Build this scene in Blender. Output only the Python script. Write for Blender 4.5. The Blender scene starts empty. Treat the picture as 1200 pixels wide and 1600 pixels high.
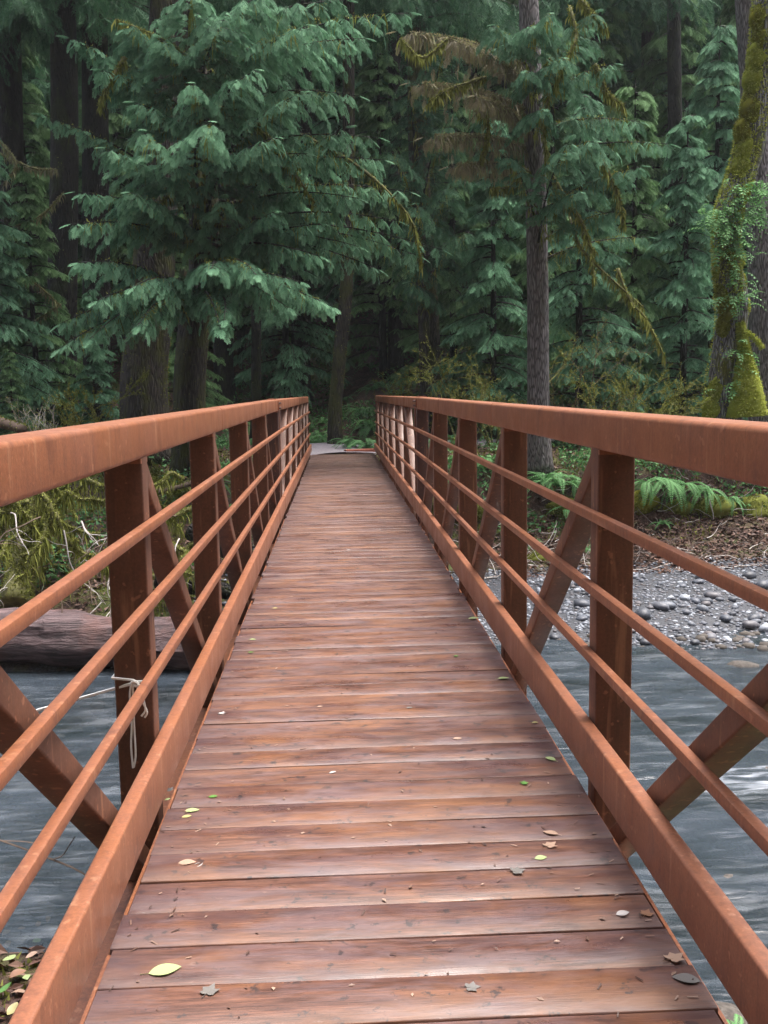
import bpy, math, random
import numpy as np
from mathutils import Vector, Matrix

rng = np.random.default_rng(11)
random.seed(5)
S = bpy.context.scene
C = S.collection
R = math.radians

# ------------------------------------------------------------ camera, sky, sun, exposure
EYE = np.array([-0.122, 0.0, 1.5])
FWD = np.array([0.045753, 0.991141, -0.124683])
RGT = np.array([0.998709, -0.048143, -0.016216])
UPV = np.array([0.022075, 0.123780, 0.992064])
FPX = 1521.85
cam_d = bpy.data.cameras.new('camera')
cam = bpy.data.objects.new('camera', cam_d); C.objects.link(cam); S.camera = cam
cam_d.sensor_fit = 'VERTICAL'; cam_d.sensor_height = 36.0; cam_d.lens = 36.0*FPX/1600
cam_d.clip_start = 0.05; cam_d.clip_end = 600
cam.matrix_world = Matrix(((RGT[0], UPV[0], -FWD[0], EYE[0]), (RGT[1], UPV[1], -FWD[1], EYE[1]),
                           (RGT[2], UPV[2], -FWD[2], EYE[2]), (0, 0, 0, 1)))
HAZE = 0.0004
SUN_EL, SUN_AZ = R(74), R(62)
W = bpy.data.worlds.new('World'); S.world = W; W.use_nodes = True
wt = W.node_tree; wt.nodes.clear()
sky = wt.nodes.new('ShaderNodeTexSky'); sky.sky_type = 'NISHITA'; sky.sun_disc = False
sky.sun_elevation = SUN_EL; sky.sun_rotation = SUN_AZ; sky.dust_density = 6.0; sky.air_density = 1.0; sky.ozone_density = 1.0
hs = wt.nodes.new('ShaderNodeHueSaturation'); hs.inputs['Saturation'].default_value = 0.75
bg = wt.nodes.new('ShaderNodeBackground'); bg.inputs['Strength'].default_value = 0.15
wo = wt.nodes.new('ShaderNodeOutputWorld')
wt.links.new(sky.outputs[0], hs.inputs['Color']); wt.links.new(hs.outputs[0], bg.inputs['Color']); wt.links.new(bg.outputs[0], wo.inputs['Surface'])
sd = bpy.data.lights.new('sun', 'SUN'); sd.energy = 1.8; sd.angle = R(36); sd.color = (1.0, 0.96, 0.9)
so = bpy.data.objects.new('sun', sd); C.objects.link(so)
so.rotation_euler = (R(90)-SUN_EL, 0, math.pi-SUN_AZ)
so.location = (0, -5, 30)
S.view_settings.view_transform = 'Standard'; S.view_settings.look = 'None'
S.view_settings.exposure = 1.68; S.view_settings.gamma = 1.0; S.view_settings.use_curve_mapping = False
S.render.engine = 'CYCLES'
S.cycles.max_bounces = 6; S.cycles.diffuse_bounces = 3; S.cycles.glossy_bounces = 3
S.cycles.transparent_max_bounces = 8; S.cycles.transmission_bounces = 3
S.cycles.use_denoising = True

def pix(px, py, D):
    """the point of the place seen at that spot of the survey photo, D metres across the river"""
    d = FWD + RGT*(px-600)/FPX - UPV*(py-800)/FPX
    return EYE + d*(D/d[1])
def screen_x(p):
    v = np.array(p)-EYE
    return 600+FPX*(v@RGT)/max(v@FWD, .1)
def nrm(v):
    v = np.asarray(v, float); return v/(np.linalg.norm(v)+1e-9)

# ------------------------------------------------------------ materials
def mat(name):
    m = bpy.data.materials.new(name); m.use_nodes = True
    nt = m.node_tree; nt.nodes.clear()
    return m, nt
class G:
    """small node helper"""
    def __init__(s, name):
        s.m, s.nt = mat(name); s.co = None
    def n(s, t, **k):
        nd = s.nt.nodes.new(t)
        for a, v in k.items():
            if a.startswith('i_'):
                nd.inputs[a[2:].replace('_', ' ')].default_value = v
            else: setattr(nd, a, v)
        return nd
    def l(s, a, b): s.nt.links.new(a, b)
    def coords(s, kind='Object', scale=(1, 1, 1), rand=False):
        t = s.n('ShaderNodeTexCoord'); mp = s.n('ShaderNodeMapping'); mp.inputs['Scale'].default_value = scale
        s.l(t.outputs[kind], mp.inputs[0])
        if rand:
            oi = s.n('ShaderNodeObjectInfo'); mm = s.n('ShaderNodeMath', operation='MULTIPLY'); mm.inputs[1].default_value = 37.0
            s.l(oi.outputs['Random'], mm.inputs[0])
            cb = s.n('ShaderNodeCombineXYZ'); s.l(mm.outputs[0], cb.inputs[0]); s.l(mm.outputs[0], cb.inputs[1]); s.l(mm.outputs[0], cb.inputs[2])
            s.l(cb.outputs[0], mp.inputs['Location'])
        return mp.outputs[0]
    def noise(s, co, scale, detail=4, rough=.55, dist=0):
        n = s.n('ShaderNodeTexNoise'); s.l(co, n.inputs['Vector'])
        n.inputs['Scale'].default_value = scale; n.inputs['Detail'].default_value = detail
        n.inputs['Roughness'].default_value = rough; n.inputs['Distortion'].default_value = dist
        return n.outputs['Fac']
    def ramp(s, f, stops, interp='LINEAR'):
        r = s.n('ShaderNodeValToRGB'); r.color_ramp.interpolation = interp
        while len(r.color_ramp.elements) < len(stops): r.color_ramp.elements.new(.5)
        for e, (p, c) in zip(r.color_ramp.elements, stops):
            e.position = p; e.color = (c, c, c, 1) if isinstance(c, (int, float)) else (*c, 1)
        s.l(f, r.inputs[0]); return r.outputs[0]
    def mix(s, f, a, b, mode='MIX'):
        m = s.n('ShaderNodeMix', data_type='RGBA', blend_type=mode)
        for sock, v in ((m.inputs[0], f), (m.inputs[6], a), (m.inputs[7], b)):
            if isinstance(v, (int, float)): sock.default_value = v
            elif isinstance(v, tuple): sock.default_value = (*v, 1)
            else: s.l(v, sock)
        return m.outputs[2]
    def math(s, op, a, b=0.5):
        m = s.n('ShaderNodeMath', operation=op)
        for sock, v in ((m.inputs[0], a), (m.inputs[1], b)):
            if isinstance(v, (int, float)): sock.default_value = v
            else: s.l(v, sock)
        return m.outputs[0]
    def attr(s, name):
        a = s.n('ShaderNodeAttribute', attribute_name=name); return a.outputs['Fac']
    def bump(s, h, strength=.4, dist=.01, prev=None):
        b = s.n('ShaderNodeBump'); b.inputs['Strength'].default_value = strength; b.inputs['Distance'].default_value = dist
        s.l(h, b.inputs['Height'])
        if prev: s.l(prev, b.inputs['Normal'])
        return b.outputs[0]
    def out(s, col, rough=.6, normal=None, spec=.5, transl=0, coat=None, transp=None):
        p = s.n('ShaderNodeBsdfPrincipled')
        for sock, v in ((p.inputs['Base Color'], col), (p.inputs['Roughness'], rough), (p.inputs['Specular IOR Level'], spec)):
            if isinstance(v, tuple): sock.default_value = (*v, 1)
            elif isinstance(v, (int, float)): sock.default_value = v
            else: s.l(v, sock)
        if normal: s.l(normal, p.inputs['Normal'])
        if coat: p.inputs['Coat Weight'].default_value = coat[0]; p.inputs['Coat Roughness'].default_value = coat[1]
        res = p.outputs[0]
        if transl:
            t = s.n('ShaderNodeBsdfTranslucent')
            if isinstance(col, tuple): t.inputs[0].default_value = (*col, 1)
            else: s.l(col, t.inputs[0])
            mx = s.n('ShaderNodeMixShader'); mx.inputs[0].default_value = transl
            s.l(res, mx.inputs[1]); s.l(t.outputs[0], mx.inputs[2]); res = mx.outputs[0]
        if transp is not None:
            t = s.n('ShaderNodeBsdfTransparent'); t.inputs[0].default_value = (.75, .85, .85, 1)
            mx = s.n('ShaderNodeMixShader')
            if isinstance(transp, (int, float)): mx.inputs[0].default_value = transp
            else: s.l(transp, mx.inputs[0])
            s.l(res, mx.inputs[1]); s.l(t.outputs[0], mx.inputs[2]); res = mx.outputs[0]
        o = s.n('ShaderNodeOutputMaterial'); s.l(res, o.inputs[0])
        return s.m

def m_rust(name, a, b, c, wet=.38):
    g = G(name); co = g.coords('Object', (1, 1, 1), rand=True)
    big = g.noise(co, 3.0, 5, .6); fine = g.noise(co, 90, 3, .7); mid = g.noise(co, 22, 4, .65)
    st = g.noise(g.coords('Object', (14, 14, .8), rand=True), 3.0, 4, .6)
    col = g.mix(g.ramp(big, [(.3, 0.), (.7, 1.)]), a, b)
    col = g.mix(g.math('MULTIPLY', g.ramp(st, [(.5, 0.), (.72, 1.)]), .55), col, c)
    col = g.mix(g.math('MULTIPLY', g.ramp(mid, [(.55, 0.), (.7, 1.)]), .35), col, c)
    col = g.mix(.45, col, g.ramp(fine, [(.3, .32), (.7, .68)]), 'OVERLAY')
    drip = g.ramp(g.noise(g.coords('Object', (5, 5, .35), rand=True), 5.0, 3, .5), [(.62, 0.), (.70, 1.)])
    col = g.mix(g.math('MULTIPLY', drip, .42), col, (.42, .22, .13))
    dk = g.ramp(g.noise(g.coords('Object', (2.2, 2.2, 1.2), rand=True), 4.0, 5, .7), [(.56, 0.), (.66, 1.)])
    col = g.mix(g.math('MULTIPLY', dk, .6), col, c)
    spots = g.ramp(g.noise(co, 34, 2, .5), [(.66, 0.), (.71, 1.)])
    col = g.mix(g.math('MULTIPLY', spots, .35), col, (.5, .24, .14))
    rg = g.ramp(big, [(.3, wet-.08), (.7, wet+.15)])
    return g.out(col, rg, g.bump(g.math('ADD', fine, mid), .25, .002), .4)
RUST = m_rust('weathering_steel', (.27, .105, .052), (.215, .082, .044), (.13, .052, .033))
RUST_P = m_rust('shaded_weathering_steel', (.150, .066, .040), (.115, .052, .034), (.07, .035, .026), .45)  # same steel coloured darker to stand in for shade on posts and diagonals
RUST_D = m_rust('dark_weathering_steel', (.10, .05, .04), (.075, .038, .034), (.05, .03, .03), .55)

def m_plank():
    g = G('wet_stained_plank')
    co = g.coords('Object', (1.0, 9, 9), rand=True)
    grain = g.noise(co, 3.2, 6, .62, .25); fine = g.noise(g.coords('Object', (2.2, 42, 42), rand=True), 4, 4, .7)
    iso = g.noise(g.coords('Object', (1, 1, 1), rand=True), 3.2, 5, .6)
    world = g.n('ShaderNodeNewGeometry').outputs['Position']
    wmp = g.n('ShaderNodeMapping'); wmp.inputs['Scale'].default_value = (1, .45, 1); g.l(world, wmp.inputs[0])
    wn = g.noise(g.coords('Object', (1, 4, 4), rand=True), 3.1, 5, .6)
    oi = g.n('ShaderNodeObjectInfo').outputs['Random']
    base = g.ramp(grain, [(.28, (.065, .027, .020)), (.45, (.150, .062, .042)), (.6, (.23, .098, .058)), (.78, (.36, .17, .095))])
    base = g.mix(.22, base, g.ramp(oi, [(0., (.13, .062, .052)), (.3, (.22, .095, .060)), (.55, (.17, .075, .054)), (.8, (.27, .115, .060))], 'CONSTANT'))
    base = g.mix(.75, base, g.ramp(fine, [(.32, .2), (.68, .78)]), 'OVERLAY')
    base = g.mix(.45, base, g.ramp(g.noise(g.coords('Object', (1.2, 12, 12), rand=True), 9, 4, .75), [(.35, .22), (.65, .75)]), 'OVERLAY')
    # sky sheen painted in grey lilac, warm bare heartwood, dirt stains
    sheen = g.ramp(g.noise(g.coords('Object', (1.1, 4, 4), rand=True), 2.6, 6, .7, .4), [(.46, 0.), (.60, 1.)])
    base = g.mix(g.math('MULTIPLY', sheen, .48), base, (.24, .165, .175))
    warm = g.ramp(g.noise(g.coords('Object', (.8, 3, 3), rand=True), 2.4, 5, .6, .3), [(.50, 0.), (.68, 1.)])
    base = g.mix(g.math('MULTIPLY', warm, .5), base, (.40, .165, .06))
    base = g.mix(g.math('MULTIPLY', g.ramp(iso, [(.52, 0.), (.68, 1.)]), .6), base, (.12, .07, .075))
    dirt = g.ramp(g.noise(g.coords('Object', (1, 1, 1), rand=True), 15, 4, .7), [(.60, 0.), (.66, 1.)])
    base = g.mix(g.math('MULTIPLY', dirt, .75), base, (.030, .030, .034))
    pale = g.ramp(g.noise(g.coords('Object', (1, 2, 2), rand=True), 21, 3, .6), [(.68, 0.), (.73, 1.)])
    base = g.mix(g.math('MULTIPLY', pale, .55), base, (.36, .22, .17))
    # frayed grey ends of the boards
    sx = g.n('ShaderNodeSeparateXYZ'); g.l(world, sx.inputs[0])
    ax = g.math('ABSOLUTE', sx.outputs[0])
    endf = g.math('MULTIPLY', g.ramp(g.math('ADD', ax, g.math('MULTIPLY', iso, .35)), [(.72, 0.), (.95, 1.)]), .55)
    base = g.mix(endf, base, (.10, .055, .06))
    # farther boards blend to a darker grey brown
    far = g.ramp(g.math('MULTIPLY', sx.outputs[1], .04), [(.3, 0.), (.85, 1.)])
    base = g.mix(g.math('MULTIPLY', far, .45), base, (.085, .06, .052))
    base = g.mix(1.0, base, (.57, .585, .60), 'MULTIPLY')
    rough = g.ramp(g.math('ADD', g.math('MULTIPLY', wn, .6), g.math('MULTIPLY', iso, .4)), [(.36, .62), (.5, .48), (.62, .25)])
    h = g.math('ADD', g.math('MULTIPLY', grain, .6), g.math('MULTIPLY', fine, .4))
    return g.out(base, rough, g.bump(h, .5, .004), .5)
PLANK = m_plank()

def m_bark(name, dark, light, moss, mossamt, sc=1.0, wet=.8):
    g = G(name)
    co = g.coords('Object', (9*sc, 9*sc, 1.3*sc), rand=True)
    v = g.n('ShaderNodeTexVoronoi', feature='DISTANCE_TO_EDGE'); g.l(co, v.inputs['Vector']); v.inputs['Scale'].default_value = 2.2
    crack = g.ramp(v.outputs['Distance'], [(.0, 0.), (.22, 1.)])
    nz = g.noise(co, 2.2, 6, .65)
    col = g.mix(g.math('MULTIPLY', crack, nz), dark, light)
    col = g.mix(g.ramp(nz, [(.35, 0.), (.75, 1.)]), col, light)
    col = g.mix(g.math('SUBTRACT', 1.0, crack), col, dark)
    oc = g.coords('Object', (1, 1, .45), rand=True)
    mn = g.noise(oc, 2.0*sc, 5, .65)
    mm = g.ramp(mn, [(.62-mossamt*.5, 0.), (.75-mossamt*.5, 1.)])
    mc = g.mix(g.noise(oc, 30, 3, .6), tuple(x*.5 for x in moss), tuple(min(x*1.5, 1) for x in moss))
    col = g.mix(mm, col, mc)
    return g.out(col, wet, g.bump(g.math('ADD', crack, nz), .9, .03), .3)
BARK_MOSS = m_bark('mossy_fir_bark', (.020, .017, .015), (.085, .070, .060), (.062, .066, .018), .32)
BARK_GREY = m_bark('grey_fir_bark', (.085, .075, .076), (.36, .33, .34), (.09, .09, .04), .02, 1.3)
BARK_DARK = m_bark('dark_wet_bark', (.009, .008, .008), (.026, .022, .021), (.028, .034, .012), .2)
BARK_MAPLE = m_bark('maple_bark', (.06, .055, .06), (.42, .42, .46), (.11, .11, .02), .25)
BARK_LOG = m_bark('weathered_log', (.05, .034, .038), (.26, .19, .20), (.12, .12, .04), .0, .7)

def m_leaf(name, a, b, c, transl=.25, rough=.6, spec=.35):
    g = G(name); t = g.attr('tint')
    col = g.ramp(t, [(0., a), (.5, b), (1., c)])
    oi = g.n('ShaderNodeObjectInfo').outputs['Random']
    col = g.mix(.35, col, g.ramp(oi, [(0., .36), (1., .62)]), 'OVERLAY')
    return g.out(col, rough, None, spec, transl)
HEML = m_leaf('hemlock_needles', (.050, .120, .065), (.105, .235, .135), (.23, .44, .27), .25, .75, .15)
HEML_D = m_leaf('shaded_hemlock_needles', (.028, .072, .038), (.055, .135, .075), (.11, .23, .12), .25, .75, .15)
HEML_Y = m_leaf('yellow_green_needles', (.055, .115, .045), (.115, .22, .09), (.22, .38, .17), .25, .75, .15)
MOSS_B = m_leaf('bright_moss', (.18, .22, .035), (.36, .40, .07), (.52, .55, .15), .25, .9, .1)
LICH = m_leaf('hanging_lichen', (.15, .13, .075), (.24, .21, .12), (.28, .30, .12), .3)
MOSS = m_leaf('moss', (.095, .11, .022), (.20, .22, .05), (.34, .36, .10), .2, .9, .1)
MOSS_O = m_leaf('amber_moss', (.12, .12, .015), (.23, .235, .035), (.34, .37, .07), .2, .9, .1)
FERN = m_leaf('sword_fern', (.04, .11, .045), (.08, .21, .075), (.15, .34, .11))
FERN_B = m_leaf('pale_sword_fern', (.07, .19, .06), (.12, .30, .10), (.20, .42, .15))
LEAF_M = {}
for nm, c in (('green', (.10, .24, .05)), ('pale green', (.36, .44, .20)), ('yellow', (.40, .36, .15)), ('brown', (.28, .15, .09)),
              ('tan', (.40, .27, .20)), ('grey', (.17, .16, .15)), ('white', (.46, .43, .42))):
    g = G('fallen_leaf_'+nm.replace(' ', '_')); co = g.coords('Object', (1, 1, 1), rand=True)
    f = g.noise(co, 40, 4, .6)
    LEAF_M[nm] = g.out(g.mix(f, tuple(x*.7 for x in c), tuple(min(1, x*1.2) for x in c)), .38, None, .5, .1)

def m_simple(name, cols, scale, rough=.8, bumpd=.01, spec=.3, bs=.6, rand=True):
    g = G(name); co = g.coords('Object', (1, 1, 1), rand=rand)
    n = g.noise(co, scale, 6, .65)
    k = len(cols)
    col = g.ramp(n, [(.3+.4*i/(k-1), c) for i, c in enumerate(cols)])
    return g.out(col, rough, g.bump(n, bs, bumpd), spec)
def m_stone():
    g = G('river_stone'); co = g.coords('Object', (1, 1, 1), rand=True)
    n = g.noise(co, 5, 5, .6); t = g.attr('tint'); oi = g.n('ShaderNodeObjectInfo').outputs['Random']
    k = g.math('FRACT', g.math('ADD', t, g.math('MULTIPLY', oi, 7.3)), 0)
    col = g.ramp(k, [(0., (.05, .055, .068)), (.3, (.085, .095, .12)), (.5, (.125, .14, .17)), (.66, (.085, .072, .074)), (.86, (.17, .19, .23)), (1., (.34, .37, .42))])
    col = g.mix(.5, col, g.ramp(n, [(.3, .3), (.7, .65)]), 'OVERLAY')
    return g.out(col, .5, g.bump(n, .4, .01), .4)
STONE = m_stone()
BED = m_simple('river_bed_stone', [(.03, .027, .026), (.07, .060, .052), (.11, .10, .092)], 6)
TWIG_W = m_simple('bleached_twig', [(.24, .21, .19), (.42, .39, .37), (.56, .54, .53)], 8)
TWIG_B = m_simple('brown_twig', [(.06, .04, .03), (.14, .10, .075)], 8)
TWIG_M = m_simple('mossy_twig', [(.06, .055, .03), (.12, .12, .04), (.20, .20, .07)], 10)
ROPE = m_simple('white_rope', [(.78, .78, .76), (.90, .90, .88)], 200, .8, .001)
PATH_M = m_simple('wet_gravel_path', [(.13, .12, .135), (.22, .20, .225), (.30, .28, .31)], 20, .6)
CONC = m_simple('concrete', [(.16, .15, .14), (.28, .27, .25)], 8)
REDWOOD = m_simple('red_timber', [(.20, .055, .035), (.36, .13, .09)], 9)
def m_ground():
    g = G('forest_floor'); co = g.coords('Object', (1, 1, 1))
    n1 = g.noise(co, .55, 6, .6); n2 = g.noise(co, 4.5, 6, .7); n3 = g.noise(co, 28, 4, .7)
    lit = g.ramp(n2, [(.3, (.022, .015, .012)), (.48, (.058, .033, .025)), (.62, (.115, .062, .045)), (.75, (.17, .105, .075))])
    lit = g.mix(.6, lit, g.ramp(n3, [(.3, .25), (.7, .72)]), 'OVERLAY')
    moss = g.mix(n3, (.030, .04, .010), (.10, .12, .028))
    f = g.ramp(g.math('ADD', g.math('MULTIPLY', n1, .6), g.math('MULTIPLY', n2, .4)), [(.5, 0.), (.58, 1.)])
    col = g.mix(f, lit, moss)
    sx = g.n('ShaderNodeSeparateXYZ'); g.l(g.n('ShaderNodeNewGeometry').outputs['Position'], sx.inputs[0])
    wet = g.ramp(g.math('ADD', g.math('MULTIPLY', g.math('ADD', sx.outputs[2], 3.2), .5), g.math('MULTIPLY', n2, .2)), [(.42, 1.), (.56, 0.)])
    grav = g.ramp(n3, [(.35, (.03, .03, .034)), (.5, (.065, .068, .078)), (.65, (.12, .125, .145))])
    col = g.mix(wet, col, grav)
    return g.out(col, .75, g.bump(g.math('ADD', n2, n3), .9, .05), .3)
GROUND = m_ground()
def m_water():
    g = G('river_water')
    co = g.coords('Object', (.5, 1.5, 1)); co2 = g.coords('Object', (.9, 4.2, 1))
    w1 = g.noise(co, 1.5, 4, .55, .6); w2 = g.noise(co2, 2.0, 3, .5, .8); w3 = g.noise(co2, 9, 3, .6, .3)
    h = g.math('ADD', g.math('ADD', g.math('MULTIPLY', w1, 1.0), g.math('MULTIPLY', w2, .5)), g.math('MULTIPLY', w3, .04))
    turb = g.ramp(g.noise(g.coords('Object', (.22, .5, 1)), 1.2, 3, .5), [(.40, .35), (.62, 1.)])
    nb = g.bump(g.math('MULTIPLY', h, turb), .7, .07)
    foam = g.ramp(g.math('MULTIPLY', g.math('ADD', w2, g.math('MULTIPLY', w1, .7)), .6), [(.52, 0.), (.86, 1.)])
    foam = g.math('MULTIPLY', foam, .40)
    sp = g.n('ShaderNodeSeparateXYZ'); g.l(g.coords('Object'), sp.inputs[0])
    dx = g.math('MULTIPLY', g.math('SUBTRACT', sp.outputs[0], 4.05), .9); dy = g.math('MULTIPLY', g.math('SUBTRACT', sp.outputs[1], 9.3), 1.6)
    rad = g.math('ADD', g.math('POWER', g.math('ABSOLUTE', dx), 2.0), g.math('POWER', g.math('ABSOLUTE', dy), 2.0))
    rif = g.math('MULTIPLY', g.ramp(rad, [(.0, 1.), (.75, 0.)]), g.ramp(w2, [(.42, 0.), (.72, .7)]))
    foam = g.math('MINIMUM', g.math('ADD', foam, rif), .9)
    deep = g.ramp(g.noise(g.coords('Object', (.35, 1.1, 1)), 1.1, 4, .6, .5), [(.35, (.014, .020, .024)), (.6, (.045, .058, .075))])
    col = g.mix(foam, deep, (.46, .50, .56))
    tr = g.math('MULTIPLY', g.math('SUBTRACT', 1.0, foam), .28)
    return g.out(col, g.ramp(w1, [(.3, .14), (.7, .28)]), nb, .5, 0, None, tr)
WATER = m_water()

# ------------------------------------------------------------ mesh building
class MB:
    def __init__(s): s.V = []; s.Q = []; s.T = []; s.N = []; s.n = 0; s.tint = []; s.mq = []; s.mt = []; s.mn = []
    def add(s, V, quads=None, tris=None, ngons=None, mi=0, tint=.5):
        V = np.asarray(V, float).reshape(-1, 3); o = s.n; s.V.append(V); s.n += len(V)
        s.tint.append(np.full(len(V), tint) if np.isscalar(tint) else np.asarray(tint, float))
        if quads is not None and len(quads): s.Q.append(np.asarray(quads)+o); s.mq.append(np.full(len(quads), mi))
        if tris is not None and len(tris): s.T.append(np.asarray(tris)+o); s.mt.append(np.full(len(tris), mi))
        for f in (ngons or []): s.N.append([i+o for i in f]); s.mn.append(mi)
    def mesh(s, name, mats, smooth=False, angle=35):
        me = bpy.data.meshes.new(name)
        V = np.concatenate(s.V) if s.V else np.zeros((0, 3))
        me.vertices.add(len(V)); me.vertices.foreach_set('co', V.astype(np.float32).ravel())
        loops = []; tot = []; mi = []
        if s.Q: q = np.concatenate(s.Q); loops.append(q.ravel()); tot.append(np.full(len(q), 4)); mi.append(np.concatenate(s.mq))
        if s.T: t = np.concatenate(s.T); loops.append(t.ravel()); tot.append(np.full(len(t), 3)); mi.append(np.concatenate(s.mt))
        for f, m in zip(s.N, s.mn): loops.append(np.array(f)); tot.append(np.array([len(f)])); mi.append(np.array([m]))
        L = np.concatenate(loops).astype(np.int32); tot = np.concatenate(tot).astype(np.int32)
        me.loops.add(len(L)); me.loops.foreach_set('vertex_index', L)
        me.polygons.add(len(tot))
        st = np.concatenate([[0], np.cumsum(tot)[:-1]]).astype(np.int32)
        me.polygons.foreach_set('loop_start', st); me.polygons.foreach_set('loop_total', tot)
        me.polygons.foreach_set('material_index', np.concatenate(mi).astype(np.int32))
        for m in (mats if isinstance(mats, (list, tuple)) else [mats]): me.materials.append(m)
        a = me.attributes.new('tint', 'FLOAT', 'POINT'); a.data.foreach_set('value', np.concatenate(s.tint).astype(np.float32))
        me.polygons.foreach_set('use_smooth', np.full(len(tot), bool(smooth)))
        me.update(calc_edges=True)
        if smooth and angle < 180: me.set_sharp_from_angle(angle=R(angle))
        me.validate()
        return me
    def obj(s, name, mats, parent=None, smooth=False, angle=35):
        return link(name, s.mesh(name, mats, smooth, angle), parent)
def link(name, me, parent=None, loc=None, rot=None):
    o = bpy.data.objects.new(name, me); C.objects.link(o)
    if parent: o.parent = parent
    if loc is not None: o.location = loc
    if rot is not None: o.rotation_euler = rot
    return o
def tag(o, label=None, cat=None, group=None, kind=None):
    if label: o['label'] = label
    if cat: o['category'] = cat
    if group: o['group'] = group
    if kind: o['kind'] = kind
    return o
def empty(name, loc, rotz=0):
    o = bpy.data.objects.new(name, None); C.objects.link(o); o.location = loc; o.rotation_euler = (0, 0, rotz); o.empty_display_size = .2
    return o
ORD = ['first', 'second', 'third', 'fourth', 'fifth', 'sixth', 'seventh', 'eighth', 'ninth', 'tenth', 'eleventh', 'twelfth',
       'thirteenth', 'fourteenth', 'fifteenth', 'sixteenth', 'seventeenth', 'eighteenth', 'nineteenth', 'twentieth'] + \
      ['twenty-'+x for x in ('first', 'second', 'third', 'fourth', 'fifth', 'sixth', 'seventh', 'eighth', 'ninth')] + ['thirtieth'] + \
      ['thirty-'+x for x in ('first', 'second', 'third', 'fourth', 'fifth', 'sixth', 'seventh', 'eighth', 'ninth')] + ['fortieth'] + \
      ['forty-'+x for x in ('first', 'second', 'third', 'fourth', 'fifth', 'sixth', 'seventh', 'eighth', 'ninth')]
def ordinals(objs, text, key=None):
    """labels by place: text holds {} for 'third from the left'"""
    objs = sorted(objs, key=key or (lambda o: screen_x(o.location)))
    for i, o in enumerate(objs):
        w = 'leftmost' if i == 0 else 'rightmost' if i == len(objs)-1 else ORD[i]+' from the left'
        o['label'] = text.format(w)

def box(mb, lo, hi, mi=0):
    x0, y0, z0 = lo; x1, y1, z1 = hi
    V = [(x0, y0, z0), (x1, y0, z0), (x1, y1, z0), (x0, y1, z0), (x0, y0, z1), (x1, y0, z1), (x1, y1, z1), (x0, y1, z1)]
    mb.add(V, [(0, 3, 2, 1), (4, 5, 6, 7), (0, 1, 5, 4), (1, 2, 6, 5), (2, 3, 7, 6), (3, 0, 4, 7)], mi=mi)
def beam(mb, p0, p1, w, h, bev=.008, upref=(0, 0, 1), seg=3, mi=0):
    """rounded rectangular tube between two points, w across (sideways), h along the up reference"""
    p0 = np.array(p0, float); p1 = np.array(p1, float); d = nrm(p1-p0)
    s = nrm(np.cross(d, upref)); u = np.cross(s, d)
    prof = []
    for cx, cy, a0 in ((1, 1, 0), (-1, 1, 90), (-1, -1, 180), (1, -1, 270)):
        for k in range(seg+1):
            a = R(a0+90*k/seg)
            prof.append(((w/2-bev)*cx+bev*math.cos(a), (h/2-bev)*cy+bev*math.sin(a)))
    n = len(prof); V = []
    for p in (p0, p1):
        for a, b in prof: V.append(p+s*a+u*b)
    Q = [(i, (i+1) % n, n+(i+1) % n, n+i) for i in range(n)]
    mb.add(V, Q, ngons=[list(range(n))[::-1], [n+i for i in range(n)]], mi=mi)
def tube(mb, pts, rad, sides=6, mi=0, tint=.5, cap=True, lump=0, lumpf=3.0):
    pts = np.asarray(pts, float); n = len(pts); rad = np.broadcast_to(rad, n).astype(float)
    T = np.gradient(pts, axis=0); T /= np.linalg.norm(T, axis=1)[:, None]+1e-9
    u = np.cross(T[0], (0, 0, 1)) if abs(T[0][2]) < .9 else np.cross(T[0], (1, 0, 0)); u = nrm(u)
    V = np.zeros((n, sides, 3)); ang = np.arange(sides)/sides*2*np.pi
    ph = rng.random(4)*6
    for i in range(n):
        u = nrm(u-T[i]*(u@T[i])); v = np.cross(T[i], u)
        r = np.full(sides, rad[i])
        if lump:
            s = i*.35
            r = r*(1+lump*(np.sin(ang*2+ph[0]+s*lumpf*.3)*.5+np.sin(ang*3+ph[1]-s*lumpf*.5)*.4+np.sin(ang+s*lumpf+ph[2])*.5))
        V[i] = pts[i]+np.outer(np.cos(ang)*r, u)+np.outer(np.sin(ang)*r, v)
    Q = []
    a = np.arange(sides); b = (a+1) % sides
    for i in range(n-1): Q.append(np.stack([i*sides+a, i*sides+b, (i+1)*sides+b, (i+1)*sides+a], 1))
    ng = [list(range(sides))[::-1], [(n-1)*sides+k for k in range(sides)]] if cap and sides > 3 else None
    mb.add(V.reshape(-1, 3), np.concatenate(Q), ngons=ng, mi=mi, tint=tint)
def spline(ctrl, n):
    """smooth curve through control points"""
    P = np.asarray(ctrl, float); P = np.vstack([2*P[0]-P[1], P, 2*P[-1]-P[-2]]); out = []
    m = len(P)-3
    for t in np.linspace(0, m-1e-6, n):
        i = int(t); f = t-i; a, b, c, d = P[i:i+4]
        out.append(.5*((2*b)+(-a+c)*f+(2*a-5*b+4*c-d)*f*f+(-a+3*b-3*c+d)*f**3))
    return np.array(out)
def snoise(x, y, f, seed=0):
    r = np.random.default_rng(seed); s = 0
    for k in range(6):
        a = r.random()*6.283; ff = f*(.6+r.random()*1.1)
        s = s+np.sin((x*math.cos(a)+y*math.sin(a))*ff+r.random()*6.28)
    return s/3.0

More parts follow.
